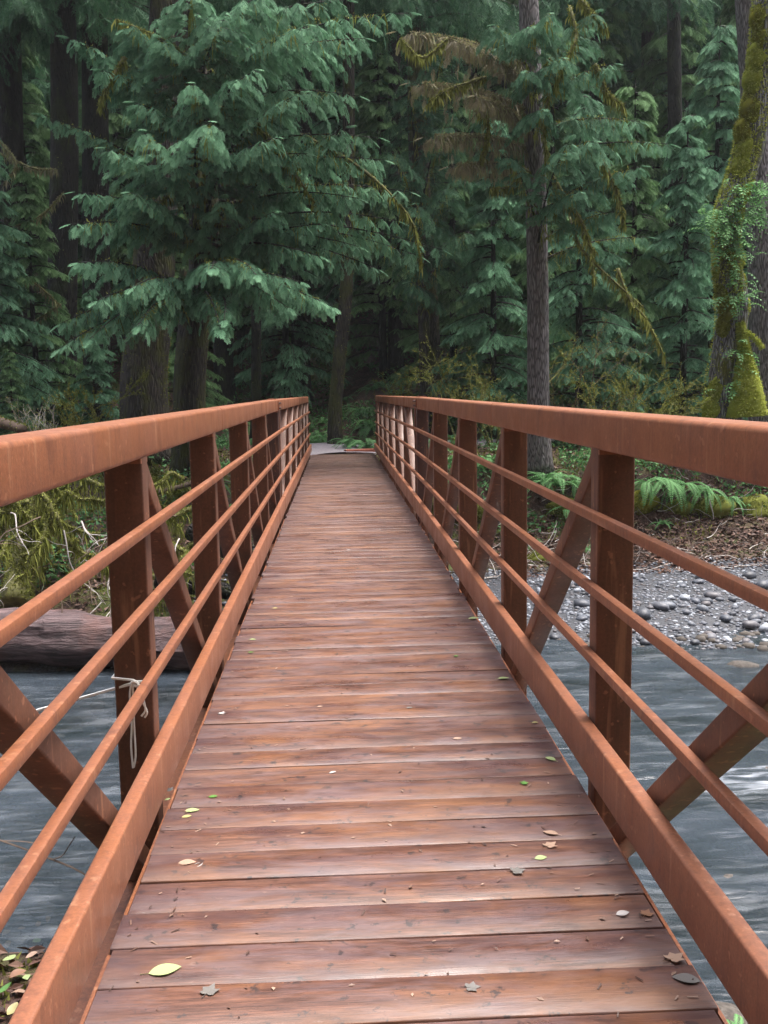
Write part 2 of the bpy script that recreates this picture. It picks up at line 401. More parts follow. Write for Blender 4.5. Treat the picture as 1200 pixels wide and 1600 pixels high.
# ------------------------------------------------------------ terrain
WZ = -2.5
PL = np.array([(-40, 60), (-12, 22), (-6, 8), (-3, 0), (-1, -.12), (0, -.9), (4.3, -1.05), (5.5, -2.2), (6.6, -2.85), (11, -3.0), (13.4, -2.8), (14.5, -2.3), (15.6, -1.8), (18, -.9),  # unseen slope behind the camera made steep to darken the post faces
               (20.5, -.3), (23.4, -.06), (29, .1), (33, 1.4), (45, 7.5), (100, 52)])
PR = np.array([(-40, 60), (-12, 22), (-6, 8), (-3, 0), (-1, -.12), (0, -.9), (2.6, -1.7), (4.6, -2.42), (6, -2.8), (9, -2.95), (13, -2.8), (14.7, -2.5), (16, -2.32), (18.8, -2.05),  # same steep rise behind the camera, shaped to block skylight
               (20.1, -1.75), (21.0, -1.15), (21.7, -.4), (23.2, -.08), (28.5, .05), (34, 2.2), (48, 10.5), (100, 54)])
def hz(x, y):
    x = np.asarray(x, float); y = np.asarray(y, float)
    yy = y+snoise(x, y*0, .35, 3)*.35*np.clip((y-9)/4, 0, 1)
    a = np.interp(yy, PL[:, 0], PL[:, 1]); b = np.interp(yy, PR[:, 0], PR[:, 1])
    k = np.clip((x+1.2)/2.4, 0, 1); k = k*k*(3-2*k)
    z = a*(1-k)+b*k
    amp = .035+np.clip((y-27)/20, 0, 1)*.5
    flat = 1-np.exp(-((x/1.6)**2+((y-24.5)/2.0)**2))*.95
    z = z+(snoise(x, y, 1.1, 1)*amp+snoise(x, y, 3.7, 2)*.03)*flat
    z = z+np.clip((y-27)/10, 0, 1)*snoise(x, y, .22, 9)*1.0
    z = z+np.clip(np.abs(x)-6, 0, 30)*1.3*np.clip((3.5-y)/3, 0, 1)  # near banks raised at the sides to cut low skylight on the posts
    return z
def hz1(x, y): return float(hz(np.array([x]), np.array([y]))[0])
xs = np.concatenate([np.arange(-60, -14, 2.0), np.arange(-14, 16, .17), np.arange(16, 62, 2.0)])
ys = np.concatenate([np.arange(-40, -2, 1.5), np.arange(-2, 30, .17), np.arange(30, 60, .8), np.arange(60, 101, 3)])
X, Y = np.meshgrid(xs, ys); Z = hz(X, Y)
nx, ny = len(xs), len(ys)
idx = np.arange(nx*ny).reshape(ny, nx)
mb = MB(); mb.add(np.stack([X.ravel(), Y.ravel(), Z.ravel()], 1), np.stack([idx[:-1, :-1].ravel(), idx[:-1, 1:].ravel(), idx[1:, 1:].ravel(), idx[1:, :-1].ravel()], 1))
ground = tag(mb.obj('ground', GROUND, smooth=True, angle=180), kind='structure')

# thin damp air over the river
mb = MB(); V = [(x, y, z) for z in (-4.2, 30.) for x, y in ((-70, -45), (70, -45), (70, 105), (-70, 105))]
mb.add(V, [(0, 3, 2, 1), (4, 5, 6, 7), (0, 1, 5, 4), (1, 2, 6, 5), (2, 3, 7, 6), (3, 0, 4, 7)])
hm, hn = mat('damp_air'); pv = hn.nodes.new('ShaderNodeVolumePrincipled'); pv.inputs['Density'].default_value = HAZE; pv.inputs['Color'].default_value = (.86, .92, .95, 1); pv.inputs['Anisotropy'].default_value = .2
ho = hn.nodes.new('ShaderNodeOutputMaterial'); hn.links.new(pv.outputs[0], ho.inputs['Volume'])
tag(mb.obj('haze', hm), kind='stuff')
# water with real waves
xs = np.concatenate([np.arange(-60, -9, 1.0), np.arange(-9, 10, .09), np.arange(10, 61, 1.0)]); ys = np.arange(3.6, 16.6, .08)
X, Y = np.meshgrid(xs, ys)
amp = .55+.45*np.clip((X+1)/4, 0, 1)
Z = WZ+amp*(.020*snoise(X*.45, Y*1.2, 3.3, 21)+.014*snoise(X*.6+.3*np.sin(Y*2), Y*1.5, 6.5, 22)+.007*snoise(X*.8, Y*1.6, 12.0, 23))
nx, ny = len(xs), len(ys); idx = np.arange(nx*ny).reshape(ny, nx)
mb = MB(); mb.add(np.stack([X.ravel(), Y.ravel(), Z.ravel()], 1), np.stack([idx[:-1, :-1].ravel(), idx[:-1, 1:].ravel(), idx[1:, 1:].ravel(), idx[1:, :-1].ravel()], 1))
tag(mb.obj('water', WATER, smooth=True, angle=180), kind='structure')

def ribbon(name, ctrl, w, m, n=40, cross=7, lift=.05):
    P = spline(ctrl, n); T = np.gradient(P, axis=0); T /= np.linalg.norm(T, axis=1)[:, None]
    side = np.stack([-T[:, 1], T[:, 0]], 1); V = []
    for i in range(n):
        for j in range(cross):
            s = (j/(cross-1)-.5)*w*(1+.1*math.sin(i*.8+j)); q = P[i, :2]+side[i]*s
            V.append((q[0], q[1], hz1(*q)+lift*(1-(2*j/(cross-1)-1)**2)*1.3-.015))
    Q = [(i*cross+j, i*cross+j+1, (i+1)*cross+j+1, (i+1)*cross+j) for i in range(n-1) for j in range(cross-1)]
    mb = MB(); mb.add(V, Q)
    return tag(mb.obj(name, m, smooth=True, angle=180), kind='structure')
ribbon('trail', [(0.0, 24.05, 0), (-.25, 25.6, 0), (-1.2, 27.4, 0), (-4, 28.6, 0), (-11, 28.9, 0)], 1.9, PATH_M, lift=.05)
ribbon('side_trail', [(.3, 25.9, 0), (2.6, 26.6, 0), (6, 27.3, 0), (12, 27.4, 0)], 1.5, PATH_M, lift=.06)

# ------------------------------------------------------------ bridge
bridge = tag(empty('truss_footbridge', (0, 0, 0)), 'rusty steel truss footbridge with wet wooden plank deck crossing the river', 'footbridge')
YS, YE, YN = 11.56, 23.83, -0.55          # splice, far end, near end
def dz(y): return -.046*max(0, (y-YS)/(YE-YS))
HW = .81
PW = .14
plank_meshes = []
for v in range(10):
    mb = MB(); w, t, hl = .1786, .045, .766
    nseg = 16; prof = [(-w/2, -t), (w/2, -t), (w/2, -.003), (w/2-.0012, -.0008), (w/2-.004, 0), (-w/2+.004, 0), (-w/2+.0012, -.0008), (-w/2, -.003)]
    V = []
    ph = rng.random(3)*6
    cup = rng.uniform(-.0012, .002)
    eL, eR = rng.uniform(-.008, .006, 2)
    for i in range(nseg+1):
        x = (-hl+eL)+(2*hl+eR-eL)*i/nseg
        wob = .0015*math.sin(x*5+ph[0]); zz = .0012*math.sin(x*3.3+ph[1])
        for j, (a, b) in enumerate(prof): V.append((x, a+wob*(1 if a > 0 else -1), b+zz+(cup if j in (4, 5) else 0)))
    n = len(prof)
    Q = [(i*n+j, i*n+(j+1) % n, (i+1)*n+(j+1) % n, (i+1)*n+j) for i in range(nseg) for j in range(n)]
    mb.add(V, Q, ngons=[list(range(n)), [nseg*n+k for k in range(n)][::-1]])
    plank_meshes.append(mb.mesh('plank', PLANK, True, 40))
y = YN; k = 0
while y < YE-.1:
    o = link('plank', plank_meshes[rng.integers(10)], bridge, (rng.normal(0, .004), y+.088, dz(y)+rng.uniform(-.002, .002)),
             (rng.normal(0, .006), rng.normal(0, .0008), rng.normal(0, .0022)+(math.pi if rng.random() < .5 else 0)))
    y += .1796+rng.uniform(-.0006, .0022)
def part(name, fn, m=RUST, par=None, smooth=True):
    mb = MB(); fn(mb); return mb.obj(name, m, par or bridge, smooth)
TT, TB = 1.406, 1.271                      # top rail
RZ = (1.018, .750, .492)                   # undersides of the three rails
SP = 2.0054; D1 = 3.463
near_posts = [D1+SP*i for i in range(-2, 5)]
far_posts = [D1+SP*(4.15+i) for i in range(0, 6)]+[YE-.06]
segs = [(YN, YS-.004), (YS+.004, YE)]
for sgn in (-1, 1):
    for k, (a, b) in enumerate(segs):
        za, zb = dz(a), dz(b)
        xc = sgn*(HW+.0665)
        part('top_rail', lambda m: beam(m, (xc, a, (TT+TB)/2+za), (xc, b, (TT+TB)/2+zb), .133, TT-TB, .016, seg=4))
        for z in RZ:
            part('rail', lambda m: beam(m, (sgn*(HW-.0165), a+.02, z+.0175+za), (sgn*(HW-.0165), b-.02, z+.0175+zb), .032, .035, .005, seg=2))
        part('toe_rail', lambda m: beam(m, (sgn*(HW-.026), a+.01, .170+za), (sgn*(HW-.026), b-.01, .170+zb), .050, .170, .008))
        part('bottom_chord', lambda m: beam(m, (sgn*(HW+.068), a, -.365+za), (sgn*(HW+.068), b, -.365+zb), .136, .13, .012))
        part('deck_angle', lambda m: box(m, (sgn*.775-.005, a, -.11+zb), (sgn*.775+.005, b, -.016+zb)), smooth=False)
    # posts
    for y in near_posts+far_posts:
        dk = abs(y-near_posts[-1]) < .01
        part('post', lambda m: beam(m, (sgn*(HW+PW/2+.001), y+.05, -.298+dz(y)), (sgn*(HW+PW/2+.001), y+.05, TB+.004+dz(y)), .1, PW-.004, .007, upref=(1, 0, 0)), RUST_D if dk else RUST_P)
        part('weld_gusset', lambda m: beam(m, (sgn*(HW+.07), y+.05, TB-.016+dz(y)), (sgn*(HW+.07), y+.05, TB+.002+dz(y)), .12, .132, .004, upref=(1, 0, 0)), RUST)
    # diagonals lean towards the middle of the span on both halves
    for i in range(len(near_posts)-1):
        y0, y1 = near_posts[i]+.11, near_posts[i+1]+.0
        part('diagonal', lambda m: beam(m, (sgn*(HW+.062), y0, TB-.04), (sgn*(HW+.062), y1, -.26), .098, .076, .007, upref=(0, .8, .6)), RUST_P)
    for i in range(len(far_posts)-1):
        y0, y1 = far_posts[i]+.11, far_posts[i+1]
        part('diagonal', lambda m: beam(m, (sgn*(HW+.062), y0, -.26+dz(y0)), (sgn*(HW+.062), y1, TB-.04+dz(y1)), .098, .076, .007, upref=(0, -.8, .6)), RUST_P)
    for y in (5.9, 9.0):
        part('weld_seam', lambda m: beam(m, (sgn*(HW+.0665), y-.006, (TT+TB)/2), (sgn*(HW+.0665), y+.006, (TT+TB)/2), .1355, TT-TB+.0025, .016), RUST_D if y > 8 else RUST)
    # bolted splice plates on the rail's inner face and top
    x0 = sgn*(HW-.006)
    def spl(m): box(m, (x0-.006, YS-.13, TB+.012), (x0+.0055, YS+.13, TT-.022))
    sp = part('splice_plate', spl, RUST, smooth=False)
    for dy in (-.1, -.04, .04, .1):
        for z in (TB+.035, TT-.045):
            part('bolt', lambda m: tube(m, [(x0-sgn*.005, YS+dy, z), (x0-sgn*.022, YS+dy, z)], .013, 6), RUST_D, sp, False)
    part('splice_plate', lambda m: box(m, (sgn*(HW+.066)-.05, YS-.13, TT-.002), (sgn*(HW+.066)+.05, YS+.13, TT+.009)), smooth=False)
for y in near_posts+far_posts:
    part('floor_beam', lambda m: beam(m, (-HW+.002, y+.05, -.21+dz(y)), (HW-.002, y+.05, -.21+dz(y)), .1, .15, .008))
for x in (-.45, 0, .45):
    part('stringer', lambda m: box(m, (x-.03, YN, -.131), (x+.03, YS-.01, -.052)), smooth=False)
    part('stringer', lambda m: box(m, (x-.03, YS+.01, -.180), (x+.03, YE, -.100)), smooth=False)
# abutments
mb = MB(); box(mb, (-1.2, -1.3, -1.6), (1.2, -.56, -.02)); tag(mb.obj('near_abutment', CONC), 'grey concrete bridge abutment on the near bank', 'abutment')
mb = MB(); box(mb, (-1.15, 23.84, -1.2), (1.15, 24.25, -.075)); tag(mb.obj('far_abutment', CONC), 'grey concrete bridge abutment where the deck ends at the trail', 'abutment')
for (x0, x1, y0, y1, zt, txt) in ((.05, .85, 24.3, 24.55, .02, 'red squared timber edging the trail just past the deck end'),
                                  (1.05, 2.6, 24.1, 24.5, -.02, 'red squared timber beside the far end of the right railing')):
    mb = MB(); beam(mb, (x0, y0, zt-.1), (x1, y1, zt-.1), .2, .22, .02)
    tag(mb.obj('edging_timber', REDWOOD, None, True), txt, 'timber', 'red timbers edging the trail')

# rope tied round the first left post
mb = MB()
K = pix(212, 1066, near_posts[2]-.012)
x0, x1, y0, y1 = -HW+.005, -HW-PW-.005, near_posts[2]-.006, near_posts[2]+.106
zr = K[2]
loop = [(x0+.0, y0, zr), (K[0], y0, zr), ((x0+x1)/2, y0, zr+.006), (x1, y0, zr+.016), (x1-.001, y1, zr+.016), (x0, y1, zr+.004), (x0+.002, y0, zr)]
tube(mb, loop, .005, 5, 0)
tube(mb, [K+np.array((dx, -.006, dzz)) for dx, dzz in ((-.014, 0), (-.006, .008), (.004, .002), (.010, -.008), (0, -.012), (-.008, -.004))], .006, 6)
rp = mb.obj('rope', ROPE); tag(rp, 'white rope knotted round the nearest left post and stretched out leftward', 'rope')
mb = MB(); e = pix(40, 1108, 3.6)
end = K+(e-K)*6.0; end[2] -= .05
line = [K+(end-K)*t+np.array((0, -.004, -.10*4*t*(1-t)*.15)) for t in np.linspace(0, 1, 16)]
tube(mb, line, .006, 5); mb.obj('taut_line', ROPE, rp)
for pts in ([(205, 1068), (203, 1090), (206, 1130), (205, 1165), (208, 1200)], [(208, 1068), (208, 1095), (210, 1140), (212, 1180), (209, 1199)],
            [(212, 1066), (216, 1078), (222, 1095), (230, 1112), (226, 1121)], [(216, 1066), (220, 1078), (225, 1095), (227, 1110), (221, 1119)]):
    mb = MB(); tube(mb, spline([pix(a, b, near_posts[2]-.016) for a, b in pts], 14), .004, 5)
    mb.obj('loose_end', ROPE, rp)

# ------------------------------------------------------------ foliage templates
def frond_template(level):
    V = []; Q = []
    def kite(a, b, w, nz=0):
        a = np.array(a); b = np.array(b); d = b-a; s = np.array((-d[1], d[0], 0)); s = s/(np.linalg.norm(s)+1e-9)*w
        m = a+d*.4; o = len(V); V.extend([a, m+s, b, m-s]); Q.append((o, o+1, o+2, o+3))
    r = np.random.default_rng(4)
    N = 9 if level == 2 else (8 if level == 1 else 7)
    def sagz(p): return -.22*p[1]**2-.35*abs(p[0])**1.5
    kite((0, 0, 0), (0, .98, 0), .012 if level else .03)
    for i in range(N):
        t = .06+.9*i/N
        L = (.44*(1-t)**.75+.09)*(1 if t > .15 else .7)
        for s in (-1, 1):
            if r.random() < .06: continue
            ang = R(43-10*t+r.uniform(-7, 7)); a = (0, t+.02*s, 0); d = np.array((s*math.sin(ang), math.cos(ang), 0))
            l = L*r.uniform(.8, 1.12); b = np.array(a)+d*l
            if level == 2:
                kite(a, b, .015)
                ns = max(2, int(l/.075))
                for j in range(ns):
                    u = .22+.72*j/ns
                    c = np.array(a)+d*l*u; ll = .075*(1.15-u)+.022
                    for s2 in (-1, 1):
                        a2 = ang*s+s2*R(52); kite(c, c+np.array((math.sin(a2), math.cos(a2), 0))*ll, .016)
            elif level == 1:
                kite(a, np.array(a)+d*l, .022)
                if l > .16:
                    c = np.array(a)+d*l*.45
                    for s2 in (-1, 1):
                        a2 = ang*s+s2*R(45); kite(c, c+np.array((math.sin(a2), math.cos(a2), 0))*.12, .016)
            else: kite(a, b, .036)
    V = np.array(V, float)
    V[:, 2] = [sagz(p) for p in V]
    V[:, 2] += r.normal(0, .008, len(V))
    return V, np.array(Q)
FT = [frond_template(i) for i in range(3)]
print('frond quads', [len(f[1]) for f in FT])
class Fronds:
    def __init__(s): s.P = []; s.M = []; s.t = []
    def add(s, p, y, n, sc, tint, wx=1.0):
        y = nrm(y); x = nrm(np.cross(y, n)); z = np.cross(x, y)
        s.P.append(p); s.M.append(np.stack([x*sc*wx, y*sc, z*sc])); s.t.append(tint)
    def bake(s, mb, level, mi=0):
        if not s.P: return
        V, Q = FT[level]; M = np.array(s.M); P = np.array(s.P)
        W_ = np.einsum('vi,nij->nvj', V, M)+P[:, None, :]
        n, k = W_.shape[:2]
        t = np.array(s.t)[:, None]+(.55*np.clip(V[:, 1], 0, 1)**2+.5*np.abs(V[:, 0]))[None, :]-.24
        mb.add(W_.reshape(-1, 3), (Q[None]+(np.arange(n)*k)[:, None, None]).reshape(-1, 4), mi=mi, tint=np.clip(t, 0, 1).ravel())
UP = np.array((0, 0, 1.))
def bough(mb, p0, p1, width=1.0, flen=.38, nb=12, level=2, lift=.12, rad=.03, mi_wood=0, mi_leaf=1, droop=.45, t0=.2, tintb=.5, rg=rng, fdens=1.0, twigs=True, hang=.0):
    p0 = np.array(p0, float); p1 = np.array(p1, float); L = np.linalg.norm(p1-p0)
    wob = nrm(np.cross(p1-p0, UP))*rg.uniform(-.06, .06)*L
    def P(t): return p0+(p1-p0)*t+UP*(lift*L*4*t*(1-t))*(1-.4*t)+wob*math.sin(t*3.14)
    pts = np.array([P(t) for t in np.linspace(0, 1, 9)])
    tube(mb, pts, np.linspace(rad, rad*.15, 9), 5 if level == 2 else 3, mi_wood, cap=False)
    F = Fronds()
    for i in range(nb):
        t = t0+(1-t0)*(i+rg.random()*.8)/nb; c = P(t); T = nrm(P(min(t+.02, 1.01))-P(t-.02))
        side = nrm(np.cross(T, UP))
        for s in (-1, 1):
            l = width*(.35+.65*math.sin(math.pi*min(1, .12+.9*t)))*rg.uniform(.55, 1.15)*(1.05-.35*t)
            d = nrm(side*s*rg.uniform(.6, 1)+T*rg.uniform(.45, .95)+UP*rg.uniform(-.25, .12))
            def Qp(u): return c+d*l*u-UP*l*droop*u*u
            if twigs: tube(mb, [Qp(0), Qp(.5), Qp(1)], [rad*.22, rad*.15, .003], 3, mi_wood, cap=False)
            nf = max(2, int(l/(flen*.42)*fdens))
            tb = tintb+rg.normal(0, .14)
            for j in range(nf):
                u = (j+.6)/nf; q = Qp(u); tt = nrm(Qp(u+.02)-Qp(u-.02)); sp = nrm(np.cross(tt, UP))
                for s2 in ((-1, 1) if j < nf-1 else (0,)):
                    y = tt*.75+sp*s2*rg.uniform(.5, .95)-UP*rg.uniform(.12, .55+hang)
                    n = UP+sp*s2*.35+rg.normal(0, .22, 3)
                    F.add(q, y, n, flen*rg.uniform(.65, 1.2), np.clip(tb+rg.normal(0, .10)+.15*(u-.5), 0, 1))
    F.add(P(1), P(1)-P(.93), UP, flen*1.1, tintb+.1)
    F.bake(mb, level, mi_leaf)
def hang_strands(mb, pts, n, lmin, lmax, w, mi, rg=rng):
    """moss and lichen hanging in short ragged strips from a line of points"""
    pts = np.asarray(pts); k = rg.random(n)*(len(pts)-1.001); i = k.astype(int); f = (k-i)[:, None]
    A = pts[i]*(1-f)+pts[i+1]*f; L = rg.uniform(lmin, lmax, n)**1.0
    a = rg.random(n)*np.pi; s = np.stack([np.cos(a), np.sin(a), np.zeros(n)], 1)*w*rg.uniform(.5, 1.3, (n, 1))
    j = rg.normal(0, .18, (n, 3)); j[:, 2] = 0
    B = A-UP*L[:, None]*.5+j*L[:, None]; Cc = A-UP*L[:, None]+j*L[:, None]*1.3
    V = np.stack([A-s*.6, A+s*.6, B+s, B-s, Cc], 1).reshape(-1, 3); o = np.arange(n)[:, None]*5
    mb.add(V, np.concatenate([o+0, o+1, o+2, o+3], 1), np.concatenate([o+3, o+2, o+4], 1), mi=mi, tint=np.repeat(rg.random(n), 5))
def fuzz(mb, P, Nn, l, w, mi, rg=rng, jit=.6):
    """short moss blades standing off a surface"""
    n = len(P); d = Nn+rg.normal(0, jit, (n, 3)); d /= np.linalg.norm(d, axis=1)[:, None]
    s = np.cross(d, rg.normal(0, 1, (n, 3))); s /= np.linalg.norm(s, axis=1)[:, None]+1e-9
    L = l*rg.uniform(.5, 1.4, (n, 1)); s = s*w*rg.uniform(.6, 1.3, (n, 1))
    V = np.stack([P-s, P+s, P+d*L+s*.2], 1).reshape(-1, 3); o = np.arange(n)[:, None]*3
    mb.add(V, None, np.concatenate([o, o+1, o+2], 1), mi=mi, tint=np.repeat(rg.random(n), 3))
def fuzz_tube(mb, pts, rad, n, l, w, mi, up_bias=0, rg=rng):
    pts = np.asarray(pts); rad = np.broadcast_to(rad, len(pts)); k = rg.random(n)*(len(pts)-1.001); i = k.astype(int); f = (k-i)
    c = pts[i]*(1-f)[:, None]+pts[i+1]*f[:, None]; r = rad[i]*(1-f)+rad[i+1]*f
    T = pts[i+1]-pts[i]; T /= np.linalg.norm(T, axis=1)[:, None]
    d = rg.normal(0, 1, (n, 3))+np.array((0, 0, up_bias)); d -= T*(d*T).sum(1)[:, None]; d /= np.linalg.norm(d, axis=1)[:, None]
    fuzz(mb, c+d*r[:, None]*.95, d, l, w, mi, rg)

# ------------------------------------------------------------ trunks
def trunk_part(par, ctrl, rads, m, flare=.5, sides=16, n=26, lump=.05, base=(0, 0, 0)):
    P = spline(ctrl, n)-np.array(base); t = np.linspace(0, 1, n); r = np.interp(t, np.linspace(0, 1, len(rads)), rads)
    h = P[:, 2]-P[0, 2]; r = r*(1+flare*np.exp(-h/.55))
    mb = MB(); tube(mb, P, r, sides, lump=lump, lumpf=1.2)
    return mb, P, r
def tree(name, label, px_base, D, ctrl_px, diam_px, m, group=None, height=20, flare=.5, cat='tree', lump=.06, moss=0, mossm=MOSS):
    """ctrl_px: (px, py) of the trunk going up; continues above the frame"""
    b = pix(px_base, 640, D); zb = hz1(b[0], D)-.12
    base = np.array((b[0], D, zb))
    pts = [base]
    for (a, c) in ctrl_px:
        q = pix(a, c, D); pts.append(q)
    d = pts[-1]-pts[-2]; d = d/max(d[2], .1)
    top = pts[-1]+d*(height-pts[-1][2])*.9
    pts.append((pts[-1]+top)/2); pts.append(top)
    root = tag(empty(name, tuple(base)), label, cat, group)
    s = D/FPX; r0 = diam_px[0]*s/2
    hs_ = np.array([p[2] for p in pts])
    mb, P, r = trunk_part(root, pts, [1]*2, m, flare, base=base, n=34, lump=lump)
    h = P[:, 2]; zz = np.array([p[2] for p in pts])-base[2]
    rr = np.interp(h, [0, zz[-3], zz[-1]], [r0, diam_px[1]*s/2, r0*.25])*(1+flare*np.exp(-h/.5))
    mb = MB(); tube(mb, P, rr, 18, lump=lump, lumpf=1.2)
    if moss: fuzz_tube(mb, P[:18], rr[:18], moss, .05, .012, 1)
    mb.obj('trunk', [m, mossm], root, True, 180)
    def at_h(z):
        k = np.interp(z-base[2], P[:, 2], np.arange(len(P))); i = min(int(k), len(P)-2); return base+P[i]*(1-(k-i))+P[i+1]*(k-i)
    return root, base, at_h
def bough_obj(root, base, p0, p1, mats=None, name='bough', strands=0, **k):
    mb = MB(); bough(mb, np.array(p0)-base, np.array(p1)-base, **k)
    if strands:
        q0 = np.array(p0)-base; q1 = np.array(p1)-base; L = np.linalg.norm(q1-q0)
        pts = [q0+(q1-q0)*t+UP*k.get('lift', .12)*L*4*t*(1-t)*(1-.4*t) for t in np.linspace(0, .9, 8)]
        hang_strands(mb, pts, strands, .06, .45, .011, 2)
        fuzz_tube(mb, pts, k.get('rad', .03), strands*2, .05, .012, 2)
    return mb.obj(name, mats or [BARK_DARK, HEML, MOSS], root)

# big mossy fir on the left and its leaning neighbour
tA, bA, hA = tree('fir_tree', 'broad mossy fir trunk behind the left railing, widest of the trees', 226, 23.2, [(226, 600), (236, 480), (250, 250), (262, 0)], (78, 48), BARK_MOSS, flare=.35, moss=2600)
tB, bB, hB = tree('hemlock_tree', 'dark hemlock with drooping pale green boughs over the left railing', 290, 21.4, [(296, 600), (306, 500), (320, 420), (312, 230), (290, 0)], (50, 40), BARK_MOSS, flare=.3, moss=1200)
tC, bC, hC = tree('young_fir_tree', 'slim straight trunk beside the trail where the deck ends', 522, 26.6, [(524, 640), (532, 540), (542, 430), (545, 200), (545, 0)], (22, 17), BARK_MOSS, flare=.3, moss=500)
tD, bD, hD = tree('fir_tree', 'mossy trunk between the railings, right of the deck end, half hidden by boughs', 672, 29, [(672, 600), (668, 480), (655, 250), (650, 0)], (36, 28), BARK_MOSS, moss=1500)
tE, bE, hE = tree('fir_tree', 'straight grey trunk standing free behind the right railing', 843, 21.9, [(841, 620), (840, 430), (834, 200), (826, 0)], (35, 29), BARK_GREY, flare=.45, lump=.02)
tG, bG, hG = tree('fir_tree', 'grey trunk just behind the mossy maple at the right edge', 1196, 24.5, [(1195, 600), (1190, 400), (1178, 150), (1168, 0)], (46, 38), BARK_GREY, lump=.03)
dark = []
for (px, D, c, w) in ((22, 31, [(20, 500), (12, 0)], (44, 34)), (95, 28.5, [(98, 500), (100, 200), (98, 0)], (46, 36)), (152, 30, [(150, 500), (148, 0)], (44, 36)),
                      (398, 29.5, [(400, 520), (402, 200), (404, 0)], (16, 12)), (352, 33, [(350, 500), (356, 0)], (30, 24)), (470, 34, [(470, 500), (476, 0)], (30, 24)),
                      (618, 34, [(618, 500), (616, 0)], (24, 18)), (742, 36, [(742, 500), (745, 0)], (26, 20)), (938, 33, [(936, 500), (930, 0)], (24, 19)), (1062, 31, [(1058, 500), (1052, 0)], (26, 20)),
                      (1012, 36, [(1012, 500), (1012, 0)], (22, 18))):
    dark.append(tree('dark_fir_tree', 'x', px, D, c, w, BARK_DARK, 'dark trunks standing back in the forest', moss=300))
ordinals([d[0] for d in dark], 'dark bare trunk standing back in the forest, {} of the row')

# hero boughs of the left hemlock: (start height/side, tip), spreads towards the light over the river
def T(px, py, D): return pix(px, py, D)
big = [  # trunk point, tip px, tip depth, width, droop
    (hB(4.6), (165, 232), 18.6, 1.0, 1.0), (hB(4.9), (225, 205), 18.0, .9, .9), (hB(4.4), (118, 300), 19.2, .75, .9),
    (hB(5.0), (330, 190), 17.6, .9, .9), (hB(5.0), (430, 215), 18.2, .9, .8), (hB(5.5), (470, 145), 18.6, .8, .7),
    (hB(3.4), (120, 410), 18.0, .85, 1.0), (hB(3.3), (95, 505), 18.8, .7, 1.1), (hB(3.3), (205, 450), 17.6, .9, 1.0), (hB(3.4), (150, 470), 17.9, .8, 1.1),
    (hB(3.6), (330, 420), 17.2, .85, .9), (hB(3.6), (400, 430), 17.5, .8, .9), (hB(3.5), (470, 440), 17.8, .8, 1.0), (hB(3.4), (500, 470), 18.0, .6, 1.1), (hB(3.3), (350, 500), 17.4, .5, 1.1),
    (hB(7.5), (480, 40), 18.6, 1.0, .8), (hB(7.4), (570, 60), 19.0, 1.0, .9), (hB(6.8), (560, 150), 19.2, 1.0, 1.0), (hB(6.0), (590, 215), 19.5, 1.0, 1.1),
    (hB(5.6), (480, 240), 19.3, .9, 1.0), (hB(5.0), (560, 310), 19.6, .9, 1.0), (hB(4.6), (620, 345), 20.2, .8, 1.0), (hB(4.3), (560, 385), 19.8, .8, 1.0), (hB(4.4), (655, 400), 20.2, .7, 1.1),
    (hB(7.2), (250, 60), 19.3, 1.0, .9), (hB(7.0), (160, 110), 20.0, .9, .9), (hB(7.4), (350, 30), 18.8, 1.0, .8), (hB(6.4), (300, 130), 18.6, .9, .9),
    (hB(8.0), (540, 0), 19.0, 1.0, .9), (hB(7.9), (640, 20), 20.0, .9, 1.0), (hB(4.0), (430, 330), 18.9, .9, 1.0), (hB(4.1), (250, 330), 19.5, .8, 1.0), (hB(3.9), (500, 350), 19.4, .8, 1.0),
    (hB(3.2), (92, 545), 18.2, .6, 1.2), (hB(3.3), (140, 530), 17.8, .7, 1.2), (hB(3.2), (215, 510), 17.4, .7, 1.2), (hB(3.3), (345, 515), 17.2, .55, 1.2), (hB(3.5), (520, 480), 18.0, .7, 1.2), (hB(3.6), (450, 480), 17.8, .7, 1.2),
    (hB(4.3), (110, 350), 18.6, .8, 1.1), (hB(4.5), (200, 300), 18.6, .9, 1.1), (hB(7.8), (200, 40), 20, 1.0, .9), (hB(7.0), (110, 60), 20.6, .9, .9), (hB(8.3), (300, -10), 19.5, 1.0, .9), (hB(8.2), (420, -10), 19, 1.0, .9),
    (hB(6.4), (210, 160), 19.5, 1.0, 1.0), (hB(5.8), (600, 250), 19.4, .9, 1.1), (hB(5.2), (640, 300), 19.8, .8, 1.1), (hB(4.6), (690, 390), 20.2, .7, 1.2), (hB(4.4), (590, 420), 19.6, .8, 1.2), (hB(4.2), (500, 400), 18.8, .8, 1.1),
    (hB(5.2), (70, 180), 21, .6, .9), (hB(3.9), (350, 310), 19.4, .9, 1.0), (hB(4.6), (540, 200), 19.4, .9, 1.0), (hB(6.2), (400, 110), 18.4, .9, .9)]
for i, (p0, (a, b), D, w, dr) in enumerate(big):
    bough_obj(tB, bB, p0, T(a, b, D), width=w, flen=.25, nb=12, level=2, lift=.10+.05*rng.random(), droop=dr*.55, rad=.035, tintb=.62+.12*rng.standard_normal(), strands=70 if i % 2 else 20, hang=.25, fdens=1.05)
